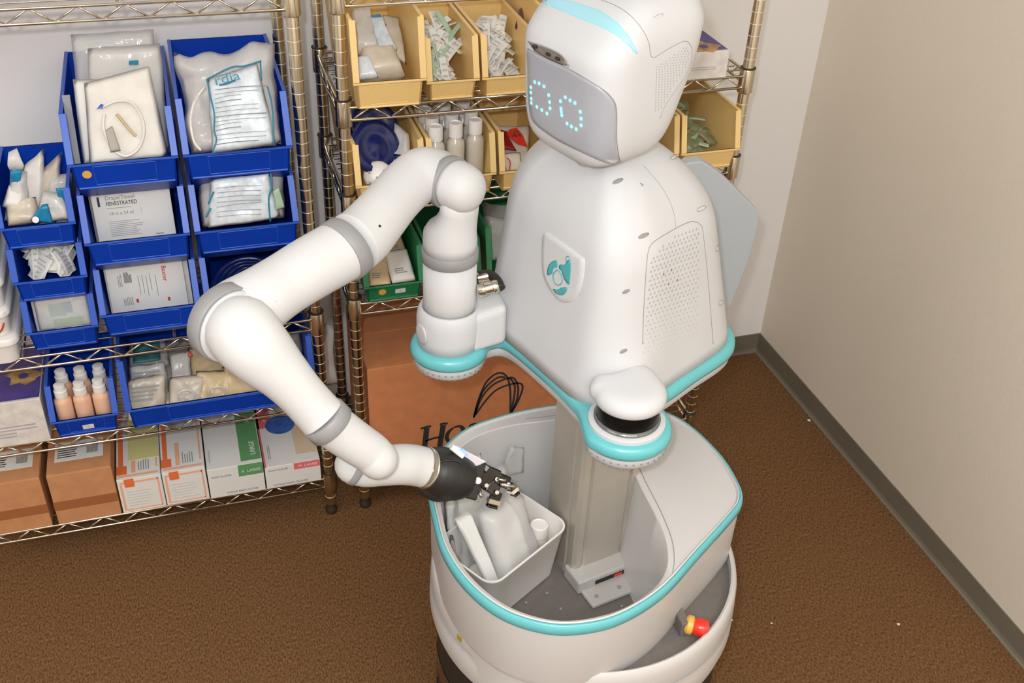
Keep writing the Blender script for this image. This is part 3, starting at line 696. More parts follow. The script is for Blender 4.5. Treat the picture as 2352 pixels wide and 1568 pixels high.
# red printed bags
tb('biohazard_bag', 'clear bag with bright red oval print and black symbol', 'bag', [(1160, 385), (1215, 378), (1215, 290), (1120, 285)], (-.01, -.01, .08, .08), .02, m_foggy, .003, 81, edge=.003)
T = [o for o in COL.objects if o.get('label', '').startswith('clear bag with bright red')][0]
q = onp([(1163, 305), (1172, 296), (1186, 293), (1200, 310), (1212, 338), (1190, 332), (1172, 318)], -.02, .06, 385, 290)
bm = bmesh.new(); c_ = sum(q, Vector()) / 7; loft(bm, [q, [p + Vector((0, -.002, .001)) for p in q]]); rp = link('red_print', bm, m_redbio, T)
for a in (90, 210, 330):
    a = math.radians(a); bm = bmesh.new(); cc = c_ + Vector((math.cos(a) * .006, -.003, math.sin(a) * .006 + .002))
    pts = [cc + Vector((math.cos(b_) * .0055, 0, math.sin(b_) * .0055)) for b_ in [j * 2 * PI / 12 for j in range(13)]]
    sweep(bm, pts, [.0009] * 13, 6, 1, dome0=False, dome1=False); link('black_symbol', bm, m_ink, rp)
tb('red_wrapper', 'dark red wrapper left of the bright red print', 'wrapper', [(1150, 340), (1186, 348), (1165, 300), (1120, 292)], (.0, .0, .05, .05), .006, m_darkred, .002, 82, edge=.002, n=8, m_=8)
tb('red_wrapper', 'red streaked clear bag at the front of the red bag bin', 'wrapper', [(1152, 400), (1200, 392), (1195, 350), (1150, 352)], (-.035, -.035, -.01, -.01), .012, m_foggy, .003, 83, edge=.002, n=8, m_=8)
T = [o for o in COL.objects if o.get('label', '').startswith('red streaked')][0]
tube('red_streak', onp([(1153, 365), (1160, 385), (1162, 398)], -.045, -.02, 400, 352), .0022, m_redbio, T); tube('red_streak', onp([(1165, 362), (1172, 372), (1170, 392)], -.045, -.02, 400, 352), .0012, m_redbio, T)
tb('clear_bag', 'clear wrinkled bag in the green bin left of the torso', 'bag', [(1130, 600), (1165, 600), (1165, 500), (1110, 490)], (.0, .0, .07, .07), .03, m_film, .006, 84, edge=.006)
tb('clear_bag', 'shiny clear bag at the back of the green bin left of the torso', 'bag', [(1115, 540), (1170, 540), (1168, 470), (1105, 465)], (.06, .06, .14, .14), .02, m_film, .006, 85, edge=.006)
bm = bmesh.new(); lathe(bm, [(.006, 0), (.010, .004), (.010, .04), (.006, .046)], at(1192, 70, y=.08), (.3, .4, .8), 16)
tag(link('brown_vial', bm, mat('amber_glass', (92, 44, 30), .2, coat=.5), None, auto=.8), 'small brown vial in the tan bin beside the robot head', 'vial')
# wide blue bin contents
W_ = [((292, 968), (385, 955), (378, 858), (292, 872), -.02, .02, m_foggy, 'clear printed pack at the front left of the wide blue bin'), ((300, 915), (388, 905), (380, 832), (296, 842), .03, .07, m_film2, 'printed pack lying behind the front left pack in the wide blue bin'), ((386, 950), (470, 940), (470, 860), (390, 868), -.02, .03, m_foggy, 'crinkled clear pack with rope of tubing in the wide blue bin'), ((392, 880), (440, 870), (436, 805), (390, 812), .05, .10, m_film2, 'clear pack with a red cap in the wide blue bin'), ((455, 945), (530, 930), (540, 850), (450, 850), -.02, .04, m_beige, 'beige crinkled pack in the middle of the wide blue bin'), ((520, 930), (620, 915), (600, 850), (510, 840), -.02, .05, m_beige, 'beige folded pack partly under the arm in the wide blue bin'), ((440, 880), (540, 860), (530, 790), (430, 800), .06, .14, m_beige, 'beige pack at the back of the wide blue bin'), ((600, 930), (700, 900), (690, 760), (600, 770), .0, .12, m_film2, 'white printed pack at the right end of the wide blue bin'), ((296, 850), (390, 838), (380, 780), (296, 790), .09, .16, m_film, 'clear pack with teal insert at the back left of the wide blue bin')]
for k, (a, b_, c, d, y0, y1, mt, l) in enumerate(W_):
    y0 += .012; y1 += .012
    T = bagthing('supply_pack', l, 'pack', P4((a, b_, c, d), (y0, y0, y1, y1)), .018, mt, .0035, 90 + k, edge=.003, freq=40, group='clear supply packs in the wide blue bin')
    n0 = len(T.children)
    if k in (0, 1, 7):
        F = Face(at(*a, y=y0 - .014), at(*b_, y=y0 - .014) - at(*a, y=y0 - .014), at(*d, y=y1 - .014) - at(*a, y=y0 - .014), T); F.lines(.1, .45, .85, .85, 4, m_inkg, seed=k)
    if k == 3:
        bm = bmesh.new(); lathe(bm, [(.005, 0), (.005, .006), (.003, .007)], at(436, 814, y=.07), (0, -1, .6), 16); tag(link('red_cap', bm, m_redbio, T, auto=.7), 'red cap')
    if k == 8:
        pouch('teal_insert', P4([(306, 836), (368, 826), (366, 780), (306, 786)], (.078, .078, .14, .14)), .006, mat('deep_teal_card', (60, 112, 112), .5, var=.3, vscale=60), T, amp=.001, seed=9, edge=.001)
    if k in (2, 4):
        cc = (at(*a, y=y0) + at(*c, y=y1)) / 2 + Vector((0, -.018, .01)); tube('tubing_loop', [cc + Vector((math.cos(t) * .018, -.002 * math.sin(t), math.sin(t) * .016)) for t in [j * PI / 5 for j in range(11)]], .0016, m_cap, T, n=6)
T = thing('bin_filler_pack', 'flat stack of clear packs lying under the others in the wide blue bin', 'pack', (.01, .1, .38))
pouch('bag_film', [(-.17, .01, .385), (.19, .01, .385), (.19, .25, .405), (-.17, .25, .405)], .03, m_foggy, T, amp=.006, seed=99, edge=.002, n=24, m_=16)

# ------------------------------------------------------------------ boxes
def carton(name, label, x0, x1, y0, y1, z0, z1, mt, cat='box', group=None, flaps=True, tape=None):
    T = thing(name, label, cat, ((x0 + x1) / 2, (y0 + y1) / 2, z0), group)
    z0 += .0022
    bm = bmesh.new(); box(bm, x0, x1, y0, y1, z0, z1); link('box_body', bm, mt, T, bevel=.0016)
    if flaps:
        g = .0015; ym = (y0 + y1) / 2
        for a, c in ((y0 + .001, ym - g), (ym + g, y1 - .001)):
            bm = bmesh.new(); box(bm, x0 + .001, x1 - .001, a, c, z1, z1 + .0022); link('top_flap', bm, mt, T, bevel=.0006, seg=1)
    if tape:
        bm = bmesh.new(); box(bm, x0 - .0004, x1 + .0004, y0 - .0006, y0 + .0002, z0 + (z1 - z0) * tape[0], z0 + (z1 - z0) * tape[1]); link('tape', bm, m_kraftd, T)
    zt = z1 + (.0022 if flaps else 0)
    top = Face((x0, y0, zt), (x1 - x0, 0, 0), (0, y1 - y0, 0), T); fr = Face((x0, y0, z0), (x1 - x0, 0, 0), (0, 0, z1 - z0), T)
    return T, top, fr
zs = .1165
for x0, x1, l in ((-.530, -.397, 'brown cardboard carton at the left edge of the bottom shelf'), (-.3835, -.2475, 'brown cardboard carton beside the orange bordered glove boxes')):
    T, tp2, fr = carton('cardboard_carton', l, x0, x1, -.008, .20, zs, .262, m_kraft, group='brown cartons on the bottom shelf', tape=(.28, .46))
    tp2.rect(.12, .20, .88, .52, m_paper, 'shipping_label'); tp2.lines(.16, .26, .48, .48, 6, m_inkg, seed=4); L_ = tp2.lines(.62, .28, .80, .42, 12, m_ink, vert=True, fill=.5, seed=7, name='barcode')
for k, (x0, x1) in enumerate(((-.2435, -.1475), (-.1455, -.0495))):
    T, tp2, fr = carton('glove_box', ('white glove box with orange border under a yellow sticky note', 'white glove box with orange border and no note')[k], x0, x1, -.008, .235, zs, .2175, m_paper, group='orange bordered glove boxes', flaps=False)
    # dispenser panel line, side bars and logo squares
    tp2.rect(.05, .12, .16, .98, m_inko, 'orange_bar'); tp2.rect(.90, .12, .94, .8, m_inkop, 'orange_line'); tp2.rect(.05, .03, .94, .06, m_inkop, 'orange_line')
    tp2.rect(.0, .07, .24, .19, m_inko, 'logo_square', 1.6); tp2.rect(.34, .08, .44, .42, m_inkop, 'size_bar'); tp2.lines(.5, .10, .78, .28, 5, m_inkg, vert=True, seed=k)
    cc = tp2.p(.4, .78); bm = bmesh.new(); lathe(bm, [(.034, 0), (.034, .0008)], cc, (0, 0, 1), 28); link('photo_print', bm, m_greyphoto, T)
    if k == 0:
        tag(tp2.rect(.28, .26, .98, .95, m_sticky, 'sticky_note', 2.6), 'pale yellow sticky note')
    for q in ((.05, .06, .10, .92), (.90, .06, .94, .92), (.10, .87, .92, .92), (.10, .06, .92, .09)): fr.rect(*q, m_inkop, 'orange_line')
    fr.rect(.16, .76, .38, 1.0, m_inko, 'logo_square', 1.8); fr.lines(.18, .18, .8, .68, 6, mat('faint_ink', (206, 204, 204), .6), seed=k, fill=.25)
    fr.text('x', .22, .82, .016, m_paper)
def sensibox(label, x0, x1, z1, ci, word, cir):
    T, tp2, fr = carton('exam_glove_box', label, x0, x1, -.012, .235, zs, z1, m_paper, group='large glove boxes at the right end of the bottom shelf', flaps=False)
    return T, tp2, fr
T, tp2, fr = sensibox('white glove box with green size panel', -.0465, .0805, .2075, 0, 0, 0)
tp2.rect(.62, .05, .985, .78, m_inkgr, 'green_panel'); fr.rect(.55, .62, .995, 1.0, m_inkgr, 'green_label'); fr.text('X  LARGE', .60, .74, .0105, m_paper); tp2.text('X', .80, .62, .016, m_paper)
t_ = text('LARGE', tp2.p(.90, .12, .0012), (0, 1, 0), (-1, 0, 0), .017, m_paper, T); fr.text('EXAM GLOVES', .06, .70, .007, m_inkg); fr.text('NITRILE EXAM GLOVES', .30, .10, .007, m_inkg); tp2.lines(.06, .1, .09, .35, 2, m_inkg, vert=True)
T, tp2, fr = sensibox('white glove box with red label and blue glove picture, beside the post', .0835, .2135, .1855, 0, 0, 0)
tp2.rect(.0, .60, .26, .98, m_inkp, 'red_panel'); tp2.text('*', .1, .68, .022, m_paper); fr.rect(.52, .72, .995, 1.0, m_inkp, 'red_label'); fr.text('M  LARGE', .60, .80, .0105, m_paper); fr.text('EXAM GLOVES', .06, .80, .007, m_inkg); fr.text('NITRILE EXAM GLOVES', .12, .10, .008, m_inkg)
tp2.rect(.0, .0, .03, 1.0, m_inkp, 'red_edge')
bm = bmesh.new(); lathe(bm, [(.036, 0), (.036, .0009)], tp2.p(.42, .62), (0, 0, 1), 32); tag(link('glove_print', bm, m_bluep, T), 'blue gloved hand print')
tp2.rect(.60, .12, .98, .98, mat('tan_print', (222, 200, 170), .6), 'tan_print', 1.0); tp2.lines(.1, .12, .16, .4, 2, m_inkg, vert=True)
# purple topped boxes
def purplebox(label, x0, x1, y0, y1, z0, z1, sc):
    T, tp2, fr = carton('tissue_box', label, x0, x1, y0, y1, z0, z1, m_palep, group='purple topped printed boxes', flaps=False)
    tp2.rect(.01, .03, .99, .99, m_purple, 'purple_print')
    c = tp2.p(*sc); bm = bmesh.new()
    pts = [c + Vector((math.cos(a) * .035 * (1.2 if i % 3 == 0 else .75), math.sin(a) * .030 * (1.2 if i % 2 else .8), .0008)) for i, a in enumerate([j * 2 * PI / 14 for j in range(14)])]
    loft(bm, [pts, [p + Vector((0, 0, .0006)) for p in pts]]); link('gold_flower_print', bm, m_gold, T)
    bm = bmesh.new(); lathe(bm, [(.010, 0), (.010, .002)], c, (0, 0, 1), 20); link('dark_flower_centre', bm, m_purple, T)
    fr.lines(.1, .2, .9, .5, 4, mat('faint_ink2', (178, 172, 176), .6), seed=2)
    return T
purplebox('purple topped box with gold flower print, left of the lotion bottles', -.52, -.352, -.012, .20, .3625, .478, (.78, .42))
purplebox('purple topped box with white patterned front, right of the robot head', .90, 1.142, -.012, .23, 1.060, 1.122, (.80, .12))
# large carton at the bottom of the right unit
T, tp2, fr = carton('large_carton', 'large reddish brown carton with black lettering and leaf emblem, under the green bins', .3385, .985, -.002, .285, .108, .418, m_kraft2)
def glyph(pts, r, name='lettering'):
    bm = bmesh.new(); q = [fr.p(a, b_, .0004) for a, b_ in pts]; Q = crom(q, 5)
    for i in range(len(Q) - 1):
        pass
    ws = r if isinstance(r, (list, tuple)) else [r] * len(pts)
    W2 = [v.x for v in crom([(x, 0, 0) for x in ws], 5)]
    top = []; bot = []
    for i, p in enumerate(Q):
        t = (Q[min(i + 1, len(Q) - 1)] - Q[max(i - 1, 0)]).normalized(); n = Vector((-t.z, 0, t.x))
        top.append(p + n * W2[i]); bot.append(p - n * W2[i])
    for lay in (0,):
        vt = [[bm.verts.new(p + Vector((0, -d, 0))) for p in row] for d in (0, .0006) for row in (top, bot)]
        for i in range(len(Q) - 1):
            bm.faces.new((vt[2][i], vt[2][i + 1], vt[3][i + 1], vt[3][i])); bm.faces.new((vt[0][i], vt[0][i + 1], vt[2][i + 1], vt[2][i])); bm.faces.new((vt[1][i], vt[3][i], vt[3][i + 1], vt[1][i + 1]))
    return link(name, bm, m_ink, T)
def fa(u, v):
    p = at(u, v, y=-.002); return ((p.x - .3385) / (.985 - .3385), (p.z - .1102) / (.418 - .1102))
def G(pts, r): return glyph([fa(*p) for p in pts], r)
# capital H with slanted stems and small feet
G([(980, 982), (977, 1010), (972, 1042)], .0068); G([(1018, 975), (1013, 1005), (1008, 1035)], .0068)
G([(977, 1012), (995, 1006), (1014, 1002)], .0028); G([(966, 984), (978, 980), (990, 978)], .0028); G([(1010, 974), (1018, 972), (1028, 972)], .0028); G([(962, 1045), (984, 1040)], .0028); G([(1000, 1037), (1020, 1034)], .0028)
G([(1042, 981), (1030, 992), (1026, 1005), (1034, 1015), (1048, 1010), (1062, 996), (1063, 984), (1055, 978), (1042, 981)], [.002, .0046, .0052, .0036, .002, .0046, .0052, .0036, .002])
G([(1102, 974), (1090, 972), (1080, 978), (1084, 986), (1096, 990), (1094, 1000), (1080, 1003), (1072, 1000)], [.0015, .0024, .004, .0046, .0046, .004, .0024, .0015])
G([(1112, 974), (1110, 1000), (1104, 1022)], .0045); G([(1112, 974), (1130, 968), (1138, 980), (1126, 994), (1110, 996)], .0028)
G([(1152, 968), (1148, 994)], .0045); G([(1166, 966), (1162, 992)], .0045); G([(1200, 964), (1186, 990)], .002); G([(1200, 964), (1210, 988)], .003)
# leaf like line emblem
for q in ([(1088, 958), (1098, 920), (1115, 880), (1135, 860), (1152, 856), (1166, 868), (1172, 900), (1172, 950)], [(1090, 955), (1105, 915), (1130, 885), (1160, 870), (1180, 868), (1190, 890), (1186, 920), (1172, 950)], [(1092, 952), (1115, 920), (1140, 895), (1172, 882), (1195, 880), (1200, 892), (1190, 920), (1174, 948)], [(1088, 958), (1108, 900), (1140, 868), (1160, 866)], [(1172, 950), (1180, 915), (1182, 885), (1170, 866)]):
    G(q, .0024)

# white lidded tubs at the left edge
for k in range(4):
    z0 = .5835 + .066 * k; xr = -.3585 - .003 * (k % 2); T = thing('lidded_tub', 'white lidded plastic tub at the left edge, %s of its stack' % ('lowest', 'second from the bottom', 'third from the bottom', 'topmost')[k], 'tub', (xr - .08, .0, z0), 'white tubs stacked at the left edge')
    def rr(x0, x1, y0, y1, r, z):
        out = []
        for cx, cy, a0 in ((x1 - r, y1 - r, 0), (x0 + r, y1 - r, 90), (x0 + r, y0 + r, 180), (x1 - r, y0 + r, 270)):
            for a in range(0, 91, 15): a = math.radians(a0 + a); out.append(Vector((cx + r * math.cos(a), cy + r * math.sin(a), z)))
        return out
    bm = bmesh.new(); loft(bm, [rr(xr - .15, xr - .010, -.026, .17, .02, z0 + .002), rr(xr - .155, xr - .006, -.032, .175, .022, z0 + .052)]); link('tub_body', bm, m_tubwhite, T, auto=.8)
    bm = bmesh.new(); loft(bm, [rr(xr - .16, xr, -.040, .18, .024, z0 + .050), rr(xr - .16, xr, -.040, .18, .024, z0 + .060), rr(xr - .156, xr - .004, -.036, .176, .022, z0 + .0645)]); link('tub_lid', bm, m_cap, T, auto=.8)
    if k in (1, 2): tube('red_swoosh', [Vector((xr - .05, -.031, z0 + .012)), Vector((xr - .025, -.0325, z0 + .016)), Vector((xr - .014, -.032, z0 + .034))], .002, m_inkr, T, n=6)

# ------------------------------------------------------------------ the robot
RB = thing('nursing_robot', 'white and teal service robot with round cart base, one jointed arm and glowing ring eyes', 'robot', (.603, -.715, 0))
BC = Vector((.603, -.715, 0))
def ztrans(P, z, inset=0.0, c=None):
    """closed outline at height z, moved inwards by inset"""
    n = len(P); out = []
    for i in range(n):
        t = (P[(i + 1) % n] - P[i - 1]); t.z = 0; t.normalize(); nn = Vector((t.y, -t.x, 0))
        out.append(Vector((P[i].x, P[i].y, z)) - nn * inset)
    return out
def ccw(P):
    A = sum(P[i - 1].x * P[i].y - P[i].x * P[i - 1].y for i in range(len(P)))
    return P if A > 0 else P[::-1]
# base: black lower drum, white bumper shell, round skirt
bm = bmesh.new(); lathe(bm, [(.20, .012), (.262, .018), (.268, .05), (.268, .34), (.262, .352), (.2, .36)], BC, n=96); base = link('drive_base', bm, m_black, RB, auto=.6)
bm = bmesh.new()
for a in range(150, 300, 12):
    a = math.radians(a)
    for z in (.08, .30):
        pass
for z, h in ((.10, .05), (.20, .05)):
    pts = []
    for a in range(170, 262, 4):
        a = math.radians(a); d = Vector((math.cos(a), math.sin(a), 0)); pts.append([BC + d * .2662 + Vector((0, 0, z)), BC + d * .2695 + Vector((0, 0, z)), BC + d * .2695 + Vector((0, 0, z + h)), BC + d * .2662 + Vector((0, 0, z + h))])
    loft(bm, pts)
link('base_slot', bm, m_blackg, base)
bm = bmesh.new()
for s in (-1, 1): lathe(bm, [(.03, -.02), (.05, -.018), (.05, .018), (.03, .02)], BC + Vector((s * .19, 0, .052)), (1, 0, 0), 32)
link('drive_wheel', bm, m_black, base, auto=.6)
bm = bmesh.new(); lathe(bm, [(.262, .338), (.276, .345), (.281, .37), (.280, .40), (.277, .415), (.279, .425), (.277, .455), (.274, .468), (.269, .473), (.265, .470), (.265, .45), (.265, .338)], BC, n=112, caps=False)
sh = link('bumper_shell', bm, m_tub, RB, auto=.7)
bm = bmesh.new(); lathe(bm, [(.2775, .4125), (.2795, .4155), (.2775, .4185)], BC, n=96, caps=False); link('bumper_groove', bm, m_seam, sh)
# tub wall outline (rim)
RIM = [(.331, -.69), (.328, -.765), (.343, -.84), (.375, -.905), (.42, -.948), (.475, -.972), (.55, -.974), (.64, -.942), (.735, -.878), (.828, -.814), (.862, -.784), (.876, -.744), (.879, -.66), (.856, -.560), (.805, -.497), (.72, -.458), (.61, -.448), (.518, -.455), (.44, -.478), (.375, -.535), (.342, -.61)]
RIM = ccw(crom([(x, y, 0) for x, y in RIM], 8, True))
CAV = [(.345, -.69), (.342, -.765), (.357, -.835), (.388, -.896), (.43, -.936), (.48, -.958), (.55, -.960), (.615, -.940), (.662, -.905), (.69, -.845), (.700, -.775), (.704, -.70), (.712, -.62), (.70, -.54), (.655, -.497), (.59, -.487), (.52, -.485), (.45, -.502), (.395, -.55), (.358, -.62)]
CAV = ccw(crom([(x, y, 0) for x, y in CAV], 8, True))
bm = bmesh.new(); loft(bm, [ztrans(RIM, .449, .004), ztrans(RIM, .46, .001), ztrans(RIM, .58, 0), ztrans(RIM, .581, .004), ztrans(RIM, .45, .008)], cap0=False, cap1=False, close=True)
tub = link('cart_wall', bm, m_tub, RB, auto=.8)
bm = bmesh.new(); loft(bm, [ztrans(RIM, .579, -.0005), ztrans(RIM, .582, -.0032), ztrans(RIM, .592, -.0036), ztrans(RIM, .600, -.001), ztrans(RIM, .602, .003), ztrans(RIM, .58, .004)], cap0=False, cap1=False); link('teal_rim', bm, m_teal, tub, smooth=True)
# deck with the well cut through
def annulus(bm, O, Ih, zo, zi):
    n = len(O); ctr = Vector((.53, -.71, 0))
    def byang(P):
        A = sorted(P, key=lambda p: math.atan2(p.y - ctr.y, p.x - ctr.x)); return A
    def samp(P, k):
        out = []
        for i in range(k):
            a = -PI + 2 * PI * (i + .5) / k; d = Vector((math.cos(a), math.sin(a), 0)); best = None
            for p, q in zip(P, P[1:] + P[:1]):
                e = q - p; den = d.x * e.y - d.y * e.x
                if abs(den) < 1e-9: continue
                w_ = p - ctr; t = (w_.x * e.y - w_.y * e.x) / den; s = (w_.x * d.y - w_.y * d.x) / den
                if t > 0 and -1e-6 <= s <= 1 + 1e-6: best = t if best is None else max(best, t)
            out.append(ctr + d * best)
        return out
    return samp(O, 160), samp(Ih, 160)
bm = bmesh.new(); A_, B_ = annulus(bm, RIM, CAV, 0, 0)
def star(P, ctr, k):
    out = []
    for i in range(k):
        a = -PI + 2 * PI * (i + .5) / k; d = Vector((math.cos(a), math.sin(a), 0)); best = .2
        for p, q in zip(P, P[1:] + P[:1]):
            e = q - p; den = d.x * e.y - d.y * e.x
            if abs(den) < 1e-9: continue
            w_ = p - ctr; t = (w_.x * e.y - w_.y * e.x) / den; s_ = (w_.x * d.y - w_.y * d.x) / den
            if t > 0 and -1e-6 <= s_ <= 1 + 1e-6: best = t
        out.append((d, best))
    return out
bmd = bmesh.new(); SD = star(RIM, BC, 120)
pin = [BC + d * min(t_ - .006, .262) for d, t_ in SD]; pou = [BC + d * .2655 for d, t_ in SD]
loft(bmd, [[p + Vector((0, 0, .440)) for p in pin], [p + Vector((0, 0, .4495)) for p in pin], [p + Vector((0, 0, .4495)) for p in pou], [p + Vector((0, 0, .440)) for p in pou]], cap0=False, cap1=False)
link('deck_plate', bmd, m_floorplate, RB, auto=.7)
def zz(P, z, k=0.0): return [Vector((p.x, p.y, z)) + (Vector((.53, -.71, 0)) - Vector((p.x, p.y, 0))).normalized() * k for p in P]
loft(bm, [zz(A_, .601, .0035), zz(A_, .6025, .006), zz(A_, .598, .009), zz(B_, .597, -.002), zz(B_, .595, 0), zz(B_, .52, .004), zz(B_, .46, .010), zz(B_, .375, .016), zz(B_, .375, -.004), zz(A_, .55, .012)], cap0=False, cap1=False)
dk = link('deck_and_well', bm, m_tub, RB, auto=.7)
bm = bmesh.new(); pts = [Vector((p.x, p.y, .5973)) for p in zz(B_, 0, -.0125)][:]
pts = [p for p in pts if p.x > .56 and p.y > -.93]; pts.sort(key=lambda p: math.atan2(p.y + .71, p.x - .53))
for a, c in zip(pts, pts[1:]): rod(bm, a, c, .0009, 5)
link('deck_seam', bm, m_seam, dk)
bm = bmesh.new(); loft(bm, [zz(B_, .368, .0), zz(B_, .3765, .0), ]); link('well_floor', bm, m_floorplate, RB)
for u, v in ((1288, 1398), (1428, 1392), (1256, 1362), (1208, 1384)):
    c = at(u, v, z=.378); bm = bmesh.new(); lathe(bm, [(.0028, 0), (.0028, .0012), (.0014, .002)], c, n=12); link('floor_screw', bm, m_ring, dk, auto=.7)
# bumper details
c = at(1053, 1468, z=.43); bm = bmesh.new(); d = (c - BC); d.z = 0; d.normalize(); p = BC + d * .279 + Vector((0, 0, .432)); s = Vector((-d.y, d.x, 0)) * .006
hexa(bm, [p - s - Vector((0, 0, .006)) - d * .004, p + s - Vector((0, 0, .006)) - d * .004, p + s - Vector((0, 0, .006)) + d * .0012, p - s - Vector((0, 0, .006)) + d * .0012, p - s + Vector((0, 0, .006)) - d * .004, p + s + Vector((0, 0, .006)) - d * .004, p + s + Vector((0, 0, .006)) + d * .0006, p - s + Vector((0, 0, .006)) + d * .0006]); link('yellow_tab', bm, mat('ochre_mark', (176, 150, 70), .5), sh)
# emergency stop
E0 = at(1590, 1436, z=.468); EA = Vector((.80, -.50, -.06)).normalized()
es = None
bm = bmesh.new(); lathe(bm, [(.013, -.012), (.0165, -.008), (.0165, 0), (.012, .003)], E0, EA, 28); es = link('stop_button_collar', bm, m_yel, RB, auto=.7)
bm = bmesh.new(); lathe(bm, [(.011, 0), (.015, .004), (.0165, .012), (.0165, .020), (.014, .026), (.006, .029)], E0, EA, 28); link('stop_button', bm, m_red, es, auto=.8)
bm = bmesh.new(); box(bm, E0.x - .022, E0.x - .006, E0.y - .004, E0.y + .03, .4495, .482); link('stop_button_bracket', bm, m_floorplate, es, bevel=.002)
# column
CA = math.radians(11)
ex, ey = Vector((math.cos(CA), math.sin(CA), 0)), Vector((-math.sin(CA), math.cos(CA), 0))
C0 = Vector((.6535, -.6870, 0))   # middle of the front face
def colsec(z, W=.064, D=.105, r=.006):
    prof = [(-W + r, 0), (-W + .018, 0), (-W + .022, .004), (-W + .026, 0), (W - .026, 0), (W - .022, .004), (W - .018, 0), (W - r, 0), (W, r), (W, D - r), (W - r, D), (-W + r, D), (-W, D - r), (-W, .030), (-W + .004, .026), (-W, .022), (-W, r)]
    return [C0 + ex * a + ey * b_ + Vector((0, 0, z)) for a, b_ in prof]
bm = bmesh.new(); loft(bm, [colsec(.377), colsec(.80)]); colm = link('lift_column', bm, m_alu, RB, auto=.5)
bm = bmesh.new()
def cb(a0, a1, b0, b1, z0, z1): return [C0 + ex * a + ey * b_ + Vector((0, 0, z)) for z in (z0, z1) for a, b_ in ((a0, b0), (a1, b0), (a1, b1), (a0, b1))]
hexa(bm, cb(-.070, .070, -.034, .02, .377, .408)); hexa(bm, cb(-.064, .070, -.076, -.032, .377, .387))
fl = link('foot_flange', bm, m_flange, colm, bevel=.004)
bm = bmesh.new(); q = cb(-.034, .036, -.0352, -.033, .389, .399); hexa(bm, q); sl = link('flange_slot', bm, m_dark, fl, bevel=.002)
bm = bmesh.new(); q = cb(.006, .024, -.0362, -.034, .391, .3975); hexa(bm, q); link('red_switch', bm, m_red, sl)
for a in (-.05, .0, .05):
    bm = bmesh.new(); lathe(bm, [(.0042, 0), (.0042, .0014), (.0022, .0022)], C0 + ex * (a + .004) - ey * .058 + Vector((0, 0, .387)), n=14); link('flange_screw', bm, m_seam, fl, auto=.7)
# torso outline at z = .8
SC = Vector((.4105, -.4755, 0)); SR = .068
LC = Vector((.6285, -.766, 0)); LR = .073
def arc(c, r, a0, a1, n): return [(c.x + r * math.cos(math.radians(a0 + (a1 - a0) * i / (n - 1))), c.y + r * math.sin(math.radians(a0 + (a1 - a0) * i / (n - 1)))) for i in range(n)]
OUT = arc(SC, SR, 40, 340, 15) + [(.486, -.492), (.503, -.495), (.520, -.53), (.548, -.622), (.562, -.685)] + [(.5655, -.716)] + arc(LC, LR, 167, 370, 11)[1:-1] + [(.708, -.722), (.735, -.709), (.80, -.672), (.872, -.634), (.905, -.604), (.922, -.56), (.918, -.50), (.89, -.40), (.84, -.345), (.74, -.315), (.62, -.31), (.53, -.335), (.49, -.375), (.47, -.405)]
OUT = ccw(crom([(x, y, 0) for x, y in OUT], 6, True))
bm = bmesh.new(); loft(bm, [ztrans(OUT, .758, .022), ztrans(OUT, .760, .012), ztrans(OUT, .768, .0055), ztrans(OUT, .783, .003), ztrans(OUT, .792, .004)]); tsh = link('torso_lower_shell', bm, m_white, RB, smooth=True)
bm = bmesh.new(); loft(bm, [ztrans(OUT, .784, .0036), ztrans(OUT, .786, .0006), ztrans(OUT, .793, -.0016), ztrans(OUT, .801, -.001), ztrans(OUT, .807, .0026), ztrans(OUT, .8095, .009), ztrans(OUT, .8098, .014)], cap0=False); link('teal_band', bm, m_teal, RB, smooth=True)
# speaker holes under the two round ends
for c, nm in ((SC, 'shoulder'), (LC, 'sensor')):
    bm = bmesh.new()
    for rr_, zz_, tl in ((SR if c is SC else LR, .7755, 0), (SR if c is SC else LR, .7675, 5)):
        for a in range(180 + tl, 366, 10):
            a = math.radians(a); d = Vector((math.cos(a), math.sin(a), 0)); k = .0034 if zz_ > .77 else .0058
            lathe(bm, [(.0019, -.001), (.0019, .0006)], Vector((c.x, c.y, zz_)) + d * (rr_ - k), d, 8)
    link('speaker_holes', bm, m_hole, tsh)
# torso shell: control outline and its change with height
TO = [(.500, -.478), (.522, -.545), (.548, -.635), (.572, -.700), (.610, -.728), (.655, -.732), (.700, -.718), (.760, -.685), (.830, -.648), (.885, -.612), (.910, -.565), (.908, -.50), (.882, -.40), (.830, -.352), (.74, -.325), (.63, -.322), (.55, -.345), (.505, -.395), (.492, -.44)]
def tsec(z):
    t = (z - .8) / .3; P = []
    for x, y in TO:
        wr = max(0, min(1, (x - .50) / .40))          # 0 left, 1 right
        fr_ = max(0, min(1, (-y - .45) / .28)) * (1 - abs(wr - .36) * 1.2)
        x2 = x + (.000 + .040 * t) * (1 - wr) - .070 * t * wr
        y2 = y + .030 * t * max(0, fr_) + .02 * t * wr
        P.append(Vector((x2, y2, z)))
    zc = 1.040
    if z > zc:
        k = (z - zc) / .150; s = math.sqrt(max(0.0, 1 - k ** 2.0)); s = max(s, .02)
        cc = Vector((.655, -.515, z))
        P = [cc + (p - cc) * s for p in P]
    return ccw(crom(P, 7, True))
ZL = [.806, .83, .87, .91, .95, .99, 1.02, 1.04, 1.055, 1.07, 1.085, 1.10, 1.112, 1.124, 1.135, 1.145, 1.154, 1.162, 1.169, 1.175, 1.180, 1.184, 1.187, 1.189]
rg = [tsec(z) for z in ZL]
bm = bmesh.new(); loft(bm, rg); torso = link('torso_shell', bm, m_white, RB, smooth=True)
def bvh(o): 
    me = o.data; return BVHTree.FromPolygons([v.co.copy() for v in me.vertices], [list(p.vertices) for p in me.polygons])
def smooth_bvh(rings):
    return None
